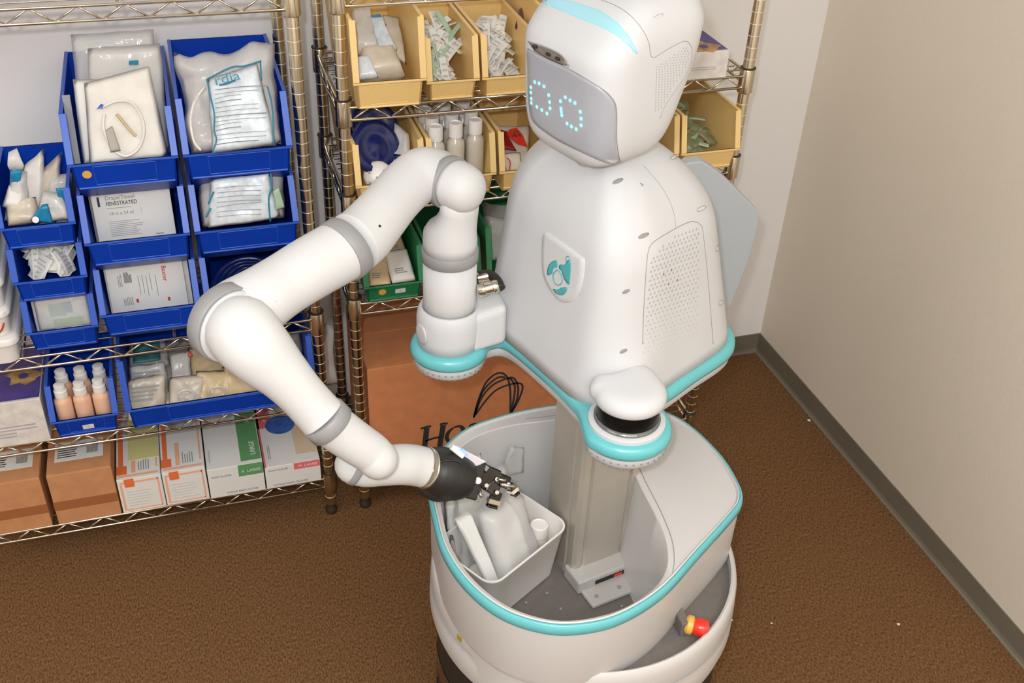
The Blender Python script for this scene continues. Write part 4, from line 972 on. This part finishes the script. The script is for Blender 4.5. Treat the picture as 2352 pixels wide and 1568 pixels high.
TB = bvh(torso)
def hit(B, u, v, off=.0008):
    d = ((CR * (u - 1176) + CD * (v - 784)) / FPX + CF).normalized()
    h, n, i, dd = B.ray_cast(CT, d)
    if h is None:
        h, n, i, dd = B.find_nearest(CT + d * 1.6)
    if n.dot(d) > 0: n = -n
    return h + n * off
def resample(P, n):
    P = [Vector((p[0], p[1], 0)) for p in P]; L = [0]
    for a, c in zip(P, P[1:]): L.append(L[-1] + (c - a).length)
    out = []
    for i in range(n):
        t = L[-1] * i / (n - 1); k = 0
        while k < len(L) - 2 and L[k + 1] < t: k += 1
        s = (t - L[k]) / max(1e-9, L[k + 1] - L[k]); out.append(P[k].lerp(P[k + 1], s))
    return out
def dec_strip(name, B, A, C, mt, par, n=24, m_=4, off=.001, close=None):
    """patch lying on surface B between two outlines A and C"""
    A, C = resample(A, n), resample(C, n); bm = bmesh.new(); G_ = []
    for j in range(m_ + 1):
        e = off if 0 < j < m_ else -.0004
        G_.append([bm.verts.new(hit(B, *(A[i].lerp(C[i], j / m_).xy), e if 0 < i < n - 1 else -.0004)) for i in range(n)])
    for j in range(m_):
        for i in range(n - 1): bm.faces.new((G_[j][i], G_[j][i + 1], G_[j + 1][i + 1], G_[j + 1][i]))
    return link(name, bm, mt, par, smooth=True)
def dec_poly(name, B, P, mt, par, off=.001, rings=6, n=64, smoothen=True, rim=.93):
    if smoothen: P = [(p.x, p.y) for p in crom([(x, y, 0) for x, y in P], 6, True)]
    P = resample(P + [P[0]], n + 1)[:-1]; c = sum(P, Vector()) / n; bm = bmesh.new(); R_ = []
    ks = [1.0, rim] + [rim * (1 - (k + 1) / rings) for k in range(rings - 1)]
    for q, k in enumerate(ks): R_.append([bm.verts.new(hit(B, *(c.lerp(p, k).xy), off if q else -.0003)) for p in P])
    cv = bm.verts.new(hit(B, c.x, c.y, off))
    for a, b_ in zip(R_, R_[1:]):
        for i in range(n): bm.faces.new((a[i], a[(i + 1) % n], b_[(i + 1) % n], b_[i]))
    for i in range(n): bm.faces.new((R_[-1][i], R_[-1][(i + 1) % n], cv))
    return link(name, bm, mt, par, smooth=True)
def dec_line(name, B, P, r, mt, par, off=.0, n=30, n_=6):
    P = resample([(p.x, p.y) for p in crom([(x, y, 0) for x, y in P], 6)], n)
    bm = bmesh.new(); sweep(bm, [hit(B, p.x, p.y, off) for p in P], [r] * n, n_, 1, dome0=False, dome1=False)
    return link(name, bm, mt, par, smooth=True)
# chest badge
bd = dec_poly('chest_badge', TB, [(1249, 536), (1262, 536), (1300, 562), (1338, 590), (1344, 598), (1342, 630), (1334, 665), (1318, 690), (1302, 696), (1284, 690), (1262, 662), (1249, 630), (1246, 590)], m_white, torso, off=.0035, rim=.95)
def badge(P, sm=True, o=.0042, mt=m_tealp, nm='badge_mark'): return dec_poly(nm, TB, P, mt, bd, off=o, rings=3, n=40, smoothen=sm, rim=.96)
badge([(1284, 597), (1276, 597), (1266, 606), (1261, 620), (1262, 632), (1272, 628), (1276, 616), (1285, 612), (1285, 600)])
badge([(1290, 606), (1302, 606), (1306, 598), (1313, 594), (1316, 606), (1314, 640), (1311, 654), (1300, 640), (1294, 622), (1288, 615)])
badge([(1274, 662), (1284, 664), (1294, 659), (1304, 658), (1308, 662), (1302, 674), (1292, 677), (1280, 672)])
dec_line('badge_ring', TB, [(1284, 619), (1276, 628), (1276, 642), (1282, 652), (1290, 653), (1296, 645), (1294, 631), (1288, 621), (1284, 619)], .0008, m_tealp, bd, off=.0042)
dec_line('badge_dot', TB, [(1307, 588), (1304, 594), (1309, 600), (1313, 594), (1311, 588), (1307, 588)], .0006, m_tealp, bd, off=.0042, n=16)
# chest grille
dec_line('grille_outline', TB, [(1476, 790), (1478, 720), (1484, 620), (1490, 572), (1506, 552), (1560, 520), (1590, 508), (1606, 514), (1614, 530), (1626, 640), (1634, 740), (1638, 790)], .0007, m_seam, torso, n=50)
bm = bmesh.new()
for j in range(26):
    for i in range(13):
        k = i / 12; v0 = 562 + j * 10.3; u = 1500 - j * .9 + (1600 - 1500 + j * .75) * k + (4 if j % 2 else 0); v = v0 - k * 36 + 0
        if j < 3 and k < (3 - j) * .14: continue
        s = .0021 if j < 13 else .0021 - (j - 13) * .00013
        if s < .0006: continue
        p = hit(TB, u, v, 0); n_ = TB.find_nearest(p)[1]; n_ = n_ if n_.dot(CT - p) > 0 else -n_
        lathe(bm, [(s, -.001), (s, .0005)], p, n_, 8)
tag(link('grille_holes', bm, mat('soft_hole', (176, 176, 180), .7), torso), kind='stuff')
for u, v in ((1524, 630), (1542, 620), (1535, 652), (1556, 643)):
    p = hit(TB, u, v, 0); n_ = TB.find_nearest(p)[1]; bm = bmesh.new(); lathe(bm, [(.0016, -.0008), (.0016, .0008)], p, n_, 8); link('grille_screw', bm, mat('brass_dot', (140, 90, 50), .4), torso)
dec_line('shell_seam', TB, [(1478, 380), (1520, 430), (1545, 480), (1552, 522)], .0005, m_seam, torso)
dec_line('shell_seam', TB, [(1140, 640), (1142, 700), (1148, 762)], .0005, m_seam, torso) if 0 else None
for (u, v, a, b_) in ((1419, 416, 13, 5), (1478, 541, 13, 5), (1438, 669, 9, 4), (1432, 806, 9, 4), (1550, 360, 11, 5), (1611, 479, 11, 5), (1648, 570, 5, 7), (1656, 695, 5, 6)):
    P_ = [(u + a * math.cos(t) * .94 - b_ * math.sin(t) * .1, v - a * math.cos(t) * .35 + b_ * math.sin(t)) for t in [k * PI / 8 for k in range(16)]]
    hp = dec_poly('screw_plug', TB, P_, m_ring if u < 1500 else m_white, torso, off=.0006, rings=3, n=24)
    dec_line('plug_edge', TB, P_ + [P_[0]], .0005, m_seam, hp, off=.0003, n=24)
dec_line('scuff_mark', TB, [(1158, 652), (1166, 646), (1172, 642)], .0005, m_paper, torso, off=.0004)
# shoulder housing
SZ = Vector((SC.x, SC.y, 0))
bm = bmesh.new(); lathe(bm, [(.056, .806), (.0575, .83), (.0575, .862), (.0555, .874), (.0515, .882), (.0485, .885), (.0480, .872)], SZ, n=64); shh = link('shoulder_housing', bm, m_white, RB, smooth=True)
bm = bmesh.new(); hexa(bm, [(.437, -.525, .806), (.506, -.510, .806), (.506, -.40, .806), (.437, -.42, .806), (.437, -.520, .878), (.507, -.506, .884), (.507, -.41, .890), (.437, -.43, .884)]); link('shoulder_bridge', bm, m_white, shh, bevel=.012, seg=4)
bm = bmesh.new(); lathe(bm, [(.0180, 0), (.0190, .002), (.0150, .003)], SZ + Vector((-.053, -.017, .842)), (-.93, -.25, 0), 24); link('housing_cap', bm, m_white, shh, smooth=True)
# connector behind the shoulder
bm = bmesh.new(); lathe(bm, [(.010, 0), (.0115, .003), (.0115, .012), (.0095, .013), (.0095, .026), (.0115, .027), (.0115, .033), (.010, .036)], atd(1098, 668, 1.80), (CR * .95 - CD * .25), 24); cn = link('metal_connector', bm, m_chrome, RB, auto=.6)
tube('connector_cable', [atd(1100, 634, 1.83), atd(1122, 630, 1.83), atd(1140, 642, 1.82), atd(1150, 662, 1.81)], .0085, m_black, cn, n=12)
bm = bmesh.new(); lathe(bm, [(.009, 0), (.009, .02)], atd(1098, 638, 1.83), (CR - CD * .2), 20); link('connector_sleeve', bm, m_chrome, cn, auto=.6)
# lidar
L3 = Vector((LC.x, LC.y, 0)); bm = bmesh.new(); lathe(bm, [(.062, .806), (.062, .815), (.058, .8175), (.050, .8175), (.05, .806)], L3, n=64); ld = link('sensor_collar', bm, m_white, RB, auto=.7)
bm = bmesh.new(); lathe(bm, [(.050, .812), (.050, .860)], L3, n=56); link('sensor_core', bm, mat('sensor_black', (8, 8, 9), .3, spec=.3), ld, auto=.7)
bm = bmesh.new(); lathe(bm, [(.0503, .8172), (.0535, .8175), (.0538, .8195), (.0515, .8205), (.0503, .824)], L3, n=64, caps=False); link('glass_foot', bm, mat('smoked_glass_edge', (120, 124, 122), .08, metal=.4), ld, smooth=True)
# cap, saddle shaped where it meets the body
def capsec(z, ins):
    P = arc(L3, .0585, 175, 365, 13)
    P += [(L3.x + .055, L3.y + .040), (L3.x + .038, L3.y + .060), (L3.x + .010, L3.y + .050), (L3.x - .022, L3.y + .043), (L3.x - .046, L3.y + .044), (L3.x - .060, L3.y + .024)]
    kk = 1 - ins / .058; P = [(L3.x + (p[0] - L3.x) * kk, L3.y + .006 + (p[1] - L3.y - .006) * kk) for p in P]
    return [Vector((p.x, p.y, z)) for p in crom([(x, y, 0) for x, y in P], 5, True)]
bm = bmesh.new(); loft(bm, [capsec(.852, .010), capsec(.8535, .004), capsec(.858, .0008), capsec(.866, 0), capsec(.873, .002), capsec(.879, .007), capsec(.8825, .014), capsec(.8838, .024), capsec(.8845, .04)]); link('sensor_cap', bm, m_white, ld, smooth=True)
bm = bmesh.new(); box(bm, L3.x - .025, L3.x + .035, L3.y + .03, L3.y + .065, .812, .850); link('sensor_mount', bm, m_white, ld, bevel=.006)
# back panel plate
pb = [at(u, v, y=-.335) for u, v in ((1600, 372), (1640, 388), (1690, 432), (1735, 478), (1743, 492), (1742, 515), (1722, 590), (1700, 650), (1684, 690), (1672, 712), (1640, 730), (1560, 700), (1560, 420))]
bm = bmesh.new(); q = crom(pb, 5, True); loft(bm, [q, [p + Vector((.0, .022, .003)) for p in q]]); tag(link('back_display', bm, m_screen, RB, bevel=.003), 'light grey tilted panel behind the torso')
# neck
bm = bmesh.new(); lathe(bm, [(.050, 1.15), (.050, 1.182), (.044, 1.22)], (.650, -.535, 0), n=48); link('neck', bm, m_white, RB, smooth=True)
# head
HC = Vector((.690, -.530, 0)); HF = Vector((-.942, -.335, 0)); HS = Vector((.335, -.942, 0))
HZ = [(1.187, .055, .110, .030), (1.192, .034, .130, .058), (1.201, .014, .144, .081), (1.216, -.002, .152, .094), (1.242, -.016, .157, .1015), (1.28, -.030, .160, .105), (1.32, -.044, .162, .107), (1.352, -.052, .164, .108), (1.372, -.055, .158, .108), (1.395, -.058, .140, .106), (1.415, -.052, .122, .099), (1.432, -.040, .098, .087), (1.444, -.024, .072, .068), (1.451, -.004, .046, .044), (1.454, .012, .028, .022)]
def hsec(z, a0, a1, wv, n=72):
    c = (a0 + a1) / 2; h = (a1 - a0) / 2; out = []
    e = 4.4
    for i in range(n):
        t = 2 * PI * i / n; ct, st = math.cos(t), math.sin(t)
        rr_ = 1 / (abs(ct) ** e + abs(st) ** e) ** (1 / e)
        a, b_ = ct * rr_, st * rr_
        wl = wv * (1 - .10 * (1 - a) / 2)
        out.append(HC + HF * (c + a * h) + HS * (b_ * wl) + Vector((0, 0, z)))
    return out
prm = crom([(z, a0, a1) for z, a0, a1, w_ in HZ], 3); prw = crom([(w_, 0, 0) for z, a0, a1, w_ in HZ], 3)
bm = bmesh.new(); loft(bm, [hsec(p.x, p.y, p.z, q.x) for p, q in zip(prm, prw)]); head = link('head_shell', bm, m_white, RB, smooth=True)
HB = bvh(head)
fp_ = dec_poly('face_panel', HB, [(1211, 112), (1230, 122), (1262, 137), (1300, 153), (1320, 166), (1352, 184), (1385, 206), (1406, 228), (1415, 250), (1416, 300), (1415, 335), (1420, 358), (1424, 376), (1415, 379), (1385, 372), (1340, 352), (1290, 328), (1255, 306), (1228, 284), (1217, 262), (1212, 205), (1211, 150)], m_face, head, off=.0012, n=96, rim=.985, rings=10)
dec_line('face_edge', HB, [(1213, 112), (1262, 136), (1318, 164), (1352, 184), (1390, 209), (1410, 232), (1416, 256), (1416, 320), (1420, 352), (1425, 376)], .0007, m_seam, head, off=.0006, n=60)
for L_ in ([(1230, 188), (1240, 191), (1251, 198), (1262, 218), (1264, 234), (1265, 248), (1258, 260), (1246, 252), (1235, 245), (1222, 226), (1221, 212), (1221, 200), (1222, 236)], [(1300, 223), (1311, 230), (1322, 236), (1334, 256), (1336, 272), (1336, 287), (1325, 296), (1314, 290), (1304, 283), (1292, 264), (1290, 249), (1289, 232), (1291, 256)]):
    for u, v in L_:
        p = hit(HB, u, v, .0012); n_ = HB.find_nearest(p)[1]; n_ = n_ if n_.dot(CT - p) > 0 else -n_
        bm = bmesh.new(); lathe(bm, [(.0026, 0), (.0026, .0006), (.0012, .0012)], p, n_, 12); link('eye_light', bm, m_led, fp_)
sb = dec_poly('camera_visor', HB, [(1215, 97), (1218, 95), (1250, 108), (1285, 124), (1300, 140), (1306, 152), (1296, 150), (1262, 136), (1228, 116)], mat('visor_glass', (120, 110, 100), .12, metal=.3, coat=1.0), head, off=.0022, n=40, rings=3, smoothen=False)
dec_line('visor_edge', HB, [(1215, 96), (1250, 107), (1285, 123), (1300, 138), (1308, 153)], .0011, m_seam, head, off=.0014)
for u, v in ((1232, 106), (1262, 124), (1284, 134)):
    P_ = [(u + 7 * math.cos(t), v + 4.5 * math.sin(t) + 3 * math.cos(t)) for t in [k * PI / 6 for k in range(12)]]; dec_poly('camera_lens', HB, P_, m_blackg, sb, off=.0030, rings=2, n=16)
dec_strip('brow_light', HB, [(1240, 1), (1250, -3), (1275, -6), (1320, 2), (1380, 22), (1420, 50), (1448, 86), (1464, 118), (1466, 125)], [(1240, 1), (1250, 10), (1280, 23), (1330, 45), (1385, 66), (1420, 86), (1444, 106), (1458, 122), (1466, 125)], m_tealglow, head, n=40, m_=6, off=.0012)
dec_line('head_seam', HB, [(1375, -2), (1412, 12), (1446, 34), (1474, 66), (1490, 98), (1498, 132), (1530, 115), (1566, 96), (1580, 96), (1588, 110), (1588, 140), (1570, 180), (1530, 238), (1516, 272)], .0005, m_seam, head, n=80)
bm = bmesh.new()
for j in range(24):
    v0 = 110 + j * 6.2
    x1_ = 1582 - max(0, j - 5) * 3.7; x0_ = 1570 - min(j, 6) * 10.5 if j < 8 else 1508 - (j - 8) * .2
    u = x0_; 
    while u < x1_ and v0 < 262:
        v = v0 + (x1_ - u) * .10
        p = hit(HB, u, v, 0); n_ = HB.find_nearest(p)[1]; n_ = n_ if n_.dot(CT - p) > 0 else -n_
        lathe(bm, [(.0011, -.0006), (.0011, .0005)], p, n_, 6); u += 6.6
tag(link('ear_grille_holes', bm, mat('soft_hole', (176, 176, 180), .7), head), kind='stuff')
P_ = [(1512 + 12 * math.cos(t), 38 - 5 * math.cos(t) + 4 * math.sin(t)) for t in [k * PI / 8 for k in range(16)]]; dec_poly('screw_plug', HB, P_, m_white, head, off=.0006, rings=3, n=24); dec_line('plug_edge', HB, P_[9:16], .0005, m_seam, head, n=12)

# ------------------------------------------------------------------ the arm
AX = Vector((-.53, .848, 0)).normalized()
def limb(name, P, mt=m_white2, dome0=True, dome1=True, n=40, par=RB):
    """P: list of (u, v, depth, radius)"""
    bm = bmesh.new(); sweep(bm, [atd(u, v, d) for u, v, d, r in P], [r for *_, r in P], n, 6, dome0=dome0, dome1=dome1)
    return link(name, bm, mt, par, smooth=True)
def ringband(name, c, ax, r, h, mt=m_ring, par=RB):
    bm = bmesh.new(); c = Vector(c); lathe(bm, [(r - .006, -h / 2 - .0005), (r - .0012, -h / 2), (r, -h / 2 + .0012), (r, h / 2 - .0012), (r - .0012, h / 2), (r - .006, h / 2 + .0005)], c, ax, 56)
    return link(name, bm, mt, par, auto=.9)
bm = bmesh.new(); lathe(bm, [(.0445, .868), (.0455, .90), (.0455, .975)], SZ, n=48); sc = link('shoulder_cylinder', bm, m_white2, RB, smooth=True)
ringband('shoulder_ring', SZ + Vector((0, 0, .985)), (0, 0, 1), .0480, .021, par=sc)
# first link: round base narrowing into an offset half shell that ends in the shoulder pivot
def l1(z, x, y, a, b_, rot=.58):
    e1 = Vector((.848, .53, 0)); e2 = Vector((-.53, .848, 0))
    return [Vector((x, y, z)) + e1 * a * math.cos(t) + e2 * b_ * math.sin(t) for t in [k * 2 * PI / 48 for k in range(48)]]
SX, SY = SC.x, SC.y
bm = bmesh.new(); loft(bm, [l1(.994, SX, SY, .0455, .0455), l1(1.012, SX, SY, .0455, .0455), l1(1.028, SX, SY, .0440, .044), l1(1.040, SX + .003, SY - .002, .042, .040), l1(1.052, SX + .008, SY - .007, .038, .033), l1(1.07, SX + .012, SY - .012, .0355, .0285), l1(1.10, SX + .013, SY - .014, .036, .027)]); k1 = link('arm_link_vertical', bm, m_white2, RB, smooth=True)
H1 = Vector((SX + .012, SY - .014, 1.112))
bm = bmesh.new(); lathe(bm, [(.004, -.040), (.018, -.037), (.030, -.030), (.037, -.020), (.040, -.008), (.041, .008), (.0405, .016)], H1, AX, 48); link('pivot_dome', bm, m_white2, k1, smooth=True)
ringband('pivot_ring', H1 + AX * .024, AX, .0435, .016, par=k1)
la = limb('arm_link_upper', [(1000, 402, 1.715, .043), (972, 402, 1.70, .0445), (942, 420, 1.685, .043), (905, 458, 1.655, .042), (870, 500, 1.625, .0435), (835, 540, 1.60, .046), (812, 558, 1.585, .0468)], dome1=False)
def axis_at(a, b_): return (atd(*b_) - atd(*a)).normalized()
ua = axis_at((812, 558, 1.585), (760, 597, 1.56))
ringband('upper_arm_ring', (atd(790, 573, 1.572)), ua, .0488, .024, par=la)
bm = bmesh.new(); ctr = atd(795, 570, 1.572); 
lf = limb('arm_link_elbow', [(788, 574, 1.571, .0470), (720, 612, 1.545, .0462), (650, 655, 1.52, .0452), (600, 688, 1.50, .0475), (558, 716, 1.492, .0515), (528, 742, 1.490, .0540)], dome0=False)
EB = atd(532, 748, 1.462)
ringband('elbow_ring', EB + AX * .012, AX, .0565, .024, par=lf)
ringband('elbow_gap_ring', EB - AX * .0045, AX, .0535, .006, m_white2, par=lf)
fa_ = limb('forearm', [(556, 762, 1.440, .0500), (580, 790, 1.44, .0485), (615, 826, 1.45, .0440), (650, 860, 1.46, .0375), (690, 903, 1.475, .0335), (725, 942, 1.49, .0335), (742, 960, 1.495, .0340)], dome1=False)
uf = axis_at((725, 942, 1.49), (770, 985, 1.51))
ringband('forearm_ring', atd(752, 968, 1.50), uf, .0358, .022, par=fa_)
wr = limb('wrist_link', [(752, 968, 1.50, .0325), (780, 990, 1.515, .0322), (820, 1018, 1.535, .0312), (850, 1038, 1.55, .0305), (868, 1055, 1.555, .0298)], dome0=False)
w2 = limb('wrist_end_link', [(812, 1068, 1.62, .0290), (840, 1074, 1.625, .0295), (880, 1070, 1.63, .0305), (920, 1066, 1.64, .0320), (950, 1068, 1.655, .0322), (974, 1073, 1.665, .0318)], dome1=False)
ringband('wrist_ring', atd(820, 1070, 1.62), (atd(840, 1078, 1.625) - atd(800, 1062, 1.615)), .0306, .011, par=w2)
ringband('wrist_band', atd(978, 1074, 1.668), (atd(1000, 1078, 1.68) - atd(960, 1070, 1.655)), .0335, .004, m_chrome, par=w2)
for (u, v, d, r, o_, nm) in ((872, 519, 1.56, .0018, 0, 'dark_dot'),):
    B = bvh(la); p = hit(B, u, v, .0002); n_ = B.find_nearest(p)[1]; bm = bmesh.new(); lathe(bm, [(.0022, -.001), (.0022, .0005)], p, n_, 10); link(nm, bm, m_dark, la)
B = bvh(lf); dec_line('scratch', B, [(633, 690), (634, 694)], .0003, m_seam, lf, n=4)
# gripper
GD = (atd(1080, 1098, 1.72) - atd(985, 1075, 1.67)).normalized()
gr = limb('gripper_body', [(980, 1076, 1.672, .0335), (995, 1080, 1.68, .0385), (1018, 1086, 1.69, .0415), (1045, 1094, 1.70, .0395), (1064, 1098, 1.71, .034)], m_black, dome0=False, dome1=False)
limb('gripper_bulge', [(985, 1118, 1.68, .018), (1010, 1124, 1.69, .020), (1050, 1122, 1.70, .017)], m_black, par=gr)
bm = bmesh.new(); G0, G1 = atd(1058, 1094, 1.708), atd(1094, 1104, 1.722); t = (G1 - G0).normalized(); up = (-CD - t * (-CD).dot(t)).normalized(); sd_ = t.cross(up)
def gb(bm, a, c, w_, h, upv=up):
    t_ = (c - a).normalized(); u_ = (upv - t_ * upv.dot(t_)).normalized(); s_ = t_.cross(u_)
    hexa(bm, [a - s_ * w_ - u_ * h, a + s_ * w_ - u_ * h, a + s_ * w_ + u_ * h, a - s_ * w_ + u_ * h, c - s_ * w_ - u_ * h, c + s_ * w_ - u_ * h, c + s_ * w_ + u_ * h, c - s_ * w_ + u_ * h])
gb(bm, G0, G1, .020, .031); palm = link('gripper_palm', bm, m_black, gr, bevel=.003)
B = bvh(gr)
dec_line('body_recess', B, [(1000, 1066), (1020, 1058), (1045, 1057), (1058, 1064)], .0022, m_blackg, gr, off=0)
bm = bmesh.new(); lathe(bm, [(.0055, 0), (.0055, .003), (.003, .004)], atd(1098, 1103, 1.70), -CF, 16); link('white_cap', bm, m_cap, palm, auto=.7)
bm = bmesh.new(); lathe(bm, [(.0035, 0), (.0035, .003)], atd(992, 1079, 1.64), -CF, 12); link('screw_head', bm, m_chrome, gr)
D = 1.722
def px3(u, v, d): return atd(u, v, d)
fingers = [[(1096, 1076, D), (1118, 1112, D + .012), (1142, 1128, D + .02), (1130, 1160, D + .022)], [(1104, 1082, D + .01), (1142, 1098, D + .025), (1168, 1110, D + .03), (1182, 1132, D + .035)]]
for k, F_ in enumerate(fingers):
    a, b_, c, d = [atd(*q) for q in F_]
    bm = bmesh.new(); gb(bm, a, b_, .008, .0135); fo = link('finger_knuckle', bm, m_blackg, palm, bevel=.0025)
    bm = bmesh.new(); gb(bm, b_, c, .007, .0105); f1 = link('finger_link', bm, m_blackg, fo, bevel=.002) if 0 else link('finger_link', bm, m_blackg, palm, bevel=.002)
    bm = bmesh.new(); gb(bm, c, d, .009, .0050); gb(bm, d, d + (d - c).normalized() * .004, .0095, .006)
    link('finger_tip', bm, m_blackg, palm, bevel=.0015)
    bm = bmesh.new(); t_ = (d - c).normalized(); gb(bm, c.lerp(d, .55), c.lerp(d, .85), .0102, .0065); link('finger_pad', bm, m_chrome, palm)
    for q in (a, b_, c):
        bm = bmesh.new(); lathe(bm, [(.0034, 0), (.0034, .003)], q - CF * .010, -CF, 12); link('pivot_pin', bm, m_chrome, palm, auto=.7)
bm = bmesh.new(); gb(bm, atd(1100, 1062, D), atd(1122, 1080, D), .008, .006); gb(bm, atd(1100, 1132, D - .005), atd(1096, 1110, D - .005), .006, .004); link('finger_mount', bm, m_blackg, palm, bevel=.002)
bm = bmesh.new(); rod(bm, atd(1142, 1100, D + .01), atd(1162, 1103, D + .012), .0022, 8); rod(bm, atd(1150, 1112, D + .012), atd(1184, 1118, D + .02), .0035, 8); rod(bm, atd(1100, 1128, D - .01), atd(1106, 1142, D - .01), .003, 8); link('linkage_rod', bm, m_chrome, palm, smooth=True)
# pale sensor tag with blue light
bm = bmesh.new(); hexa(bm, [atd(1036, 1026, 1.67), atd(1046, 1022, 1.67), atd(1118, 1060, 1.70), atd(1092, 1072, 1.70), atd(1036, 1026, 1.678), atd(1046, 1022, 1.678), atd(1118, 1060, 1.712), atd(1092, 1072, 1.712)]); tgp = link('sensor_tag', bm, mat('pale_lilac_plastic', (226, 222, 234), .3), gr, bevel=.002)
bm = bmesh.new(); gb(bm, atd(1037, 1026, 1.666), atd(1064, 1048, 1.676), .0035, .0045); link('tag_edge', bm, m_cap, tgp, bevel=.001)
bm = bmesh.new(); gb(bm, atd(1060, 1032, 1.668), atd(1071, 1042, 1.673), .0028, .002); link('blue_light', bm, mat('blue_led', (120, 150, 255), .3, emit=1.0), tgp)

# ------------------------------------------------------------------ things in the well of the cart
th = math.radians(30.5); bx_, by_ = Vector((math.cos(th), math.sin(th), 0)), Vector((-math.sin(th), math.cos(th), 0)); BCN = Vector((.4715, -.6590, 0)) - bx_ * .012
def rrect(z, a, b_, r, c=BCN, n=6):
    out = []
    for sx_, sy_, a0 in ((1, 1, 0), (-1, 1, 90), (-1, -1, 180), (1, -1, 270)):
        for k in range(n + 1):
            t = math.radians(a0 + 90 * k / n); out.append(c + bx_ * (sx_ * (a - r) + r * math.cos(t)) + by_ * (sy_ * (b_ - r) + r * math.sin(t)) + Vector((0, 0, z)))
    return out
T = thing('white_tub', 'white plastic tub standing in the front well of the cart', 'tub', (BCN.x, BCN.y, .377), None)
bm = bmesh.new(); loft(bm, [rrect(.378, .088, .052, .02), rrect(.381, .093, .057, .022), rrect(.497, .103, .072, .026), rrect(.500, .1055, .0745, .028), rrect(.503, .1055, .0745, .028), rrect(.503, .102, .071, .026), rrect(.497, .1005, .0695, .025), rrect(.390, .091, .055, .02)]); link('tub_body', bm, m_tubwhite, T, auto=.8)
def bl(a, b_, z): return BCN + bx_ * a + by_ * b_ + Vector((0, 0, z))
bagthing('padded_pouch', 'clear pouch with a thick white pad, front in the white tub', 'pouch', [bl(-.035, -.040, .40), bl(.045, -.040, .40), bl(.050, .030, .535), bl(-.020, .035, .545)], .035, m_glovew, .003, 101, edge=.004)
bagthing('padded_pouch', 'clear film pouch loose over the white pad in the tub', 'pouch', [bl(-.045, -.052, .41), bl(.058, -.046, .41), bl(.064, .030, .55), bl(-.030, .038, .555)], .055, m_film, .004, 102, edge=.005)
bagthing('tray_pack', 'long white tray pack at the left side of the white tub', 'pack', [bl(-.060, -.045, .40), bl(-.038, -.048, .40), bl(-.040, .045, .56), bl(-.075, .048, .56)], .016, m_paper, .001, 103, edge=.001)
bagthing('clear_pouch', 'large clear pouch rising behind the pad towards the gripper', 'pouch', [bl(-.07, .03, .43), bl(.06, .035, .43), bl(.07, .055, .60), bl(-.06, .06, .60)], .02, m_film, .005, 104, edge=.006)
b_ = bottle('white_bottle', 'small white bottle with white cap at the right corner of the tub', bl(.078, -.022, 0).x, bl(.078, -.022, 0).y, .391, .0175, .070, .026, .0165, m_clearliq, None)
bagthing('white_wrap', 'loose white wrapper between the tub and the left wall of the cart', 'wrapper', [Vector((.375, -.64, .45)), Vector((.41, -.60, .45)), Vector((.41, -.56, .57)), Vector((.375, -.60, .57))], .015, m_paper, .004, 105, edge=.005)
bagthing('white_wrap', 'white wrapper standing under the gripper at the back left of the well', 'wrapper', [Vector((.40, -.60, .45)), Vector((.46, -.55, .45)), Vector((.455, -.535, .59)), Vector((.40, -.585, .58))], .012, m_paper2, .004, 106, edge=.004)
for q, l in (((bl(.04, .075, .50), bl(.085, .072, .50)), 'dark folded strap sticking up behind the back corner of the tub'), ((bl(-.105, .02, .498), bl(-.075, .055, .50)), 'dark strap at the left end of the tub')):
    a, c = q; bm = bmesh.new(); u_ = Vector((0, 0, 1)); n_ = (c - a).cross(u_).normalized() * .003
    P = [a, c, c + u_ * .016, a.lerp(c, .5) + u_ * .026, a + u_ * .006]
    loft(bm, [[p - n_ for p in P], [p + n_ for p in P]]); tag(link('dark_strap', bm, m_floorplate, None), l, 'strap')
bagthing('film_scrap', 'clear film scrap against the back wall of the well', 'wrapper', [Vector((.50, -.52, .50)), Vector((.55, -.515, .50)), Vector((.55, -.51, .56)), Vector((.52, -.515, .575))], .008, m_film, .003, 107, edge=.003, n=8, m_=8)
bagthing('fabric_bag', 'white crumpled bag hanging between the two shelving units', 'bag', [Vector((.268, .26, .20)), Vector((.300, .26, .20)), Vector((.300, .25, .38)), Vector((.278, .25, .40))], .03, m_glovew, .006, 108, edge=.006)
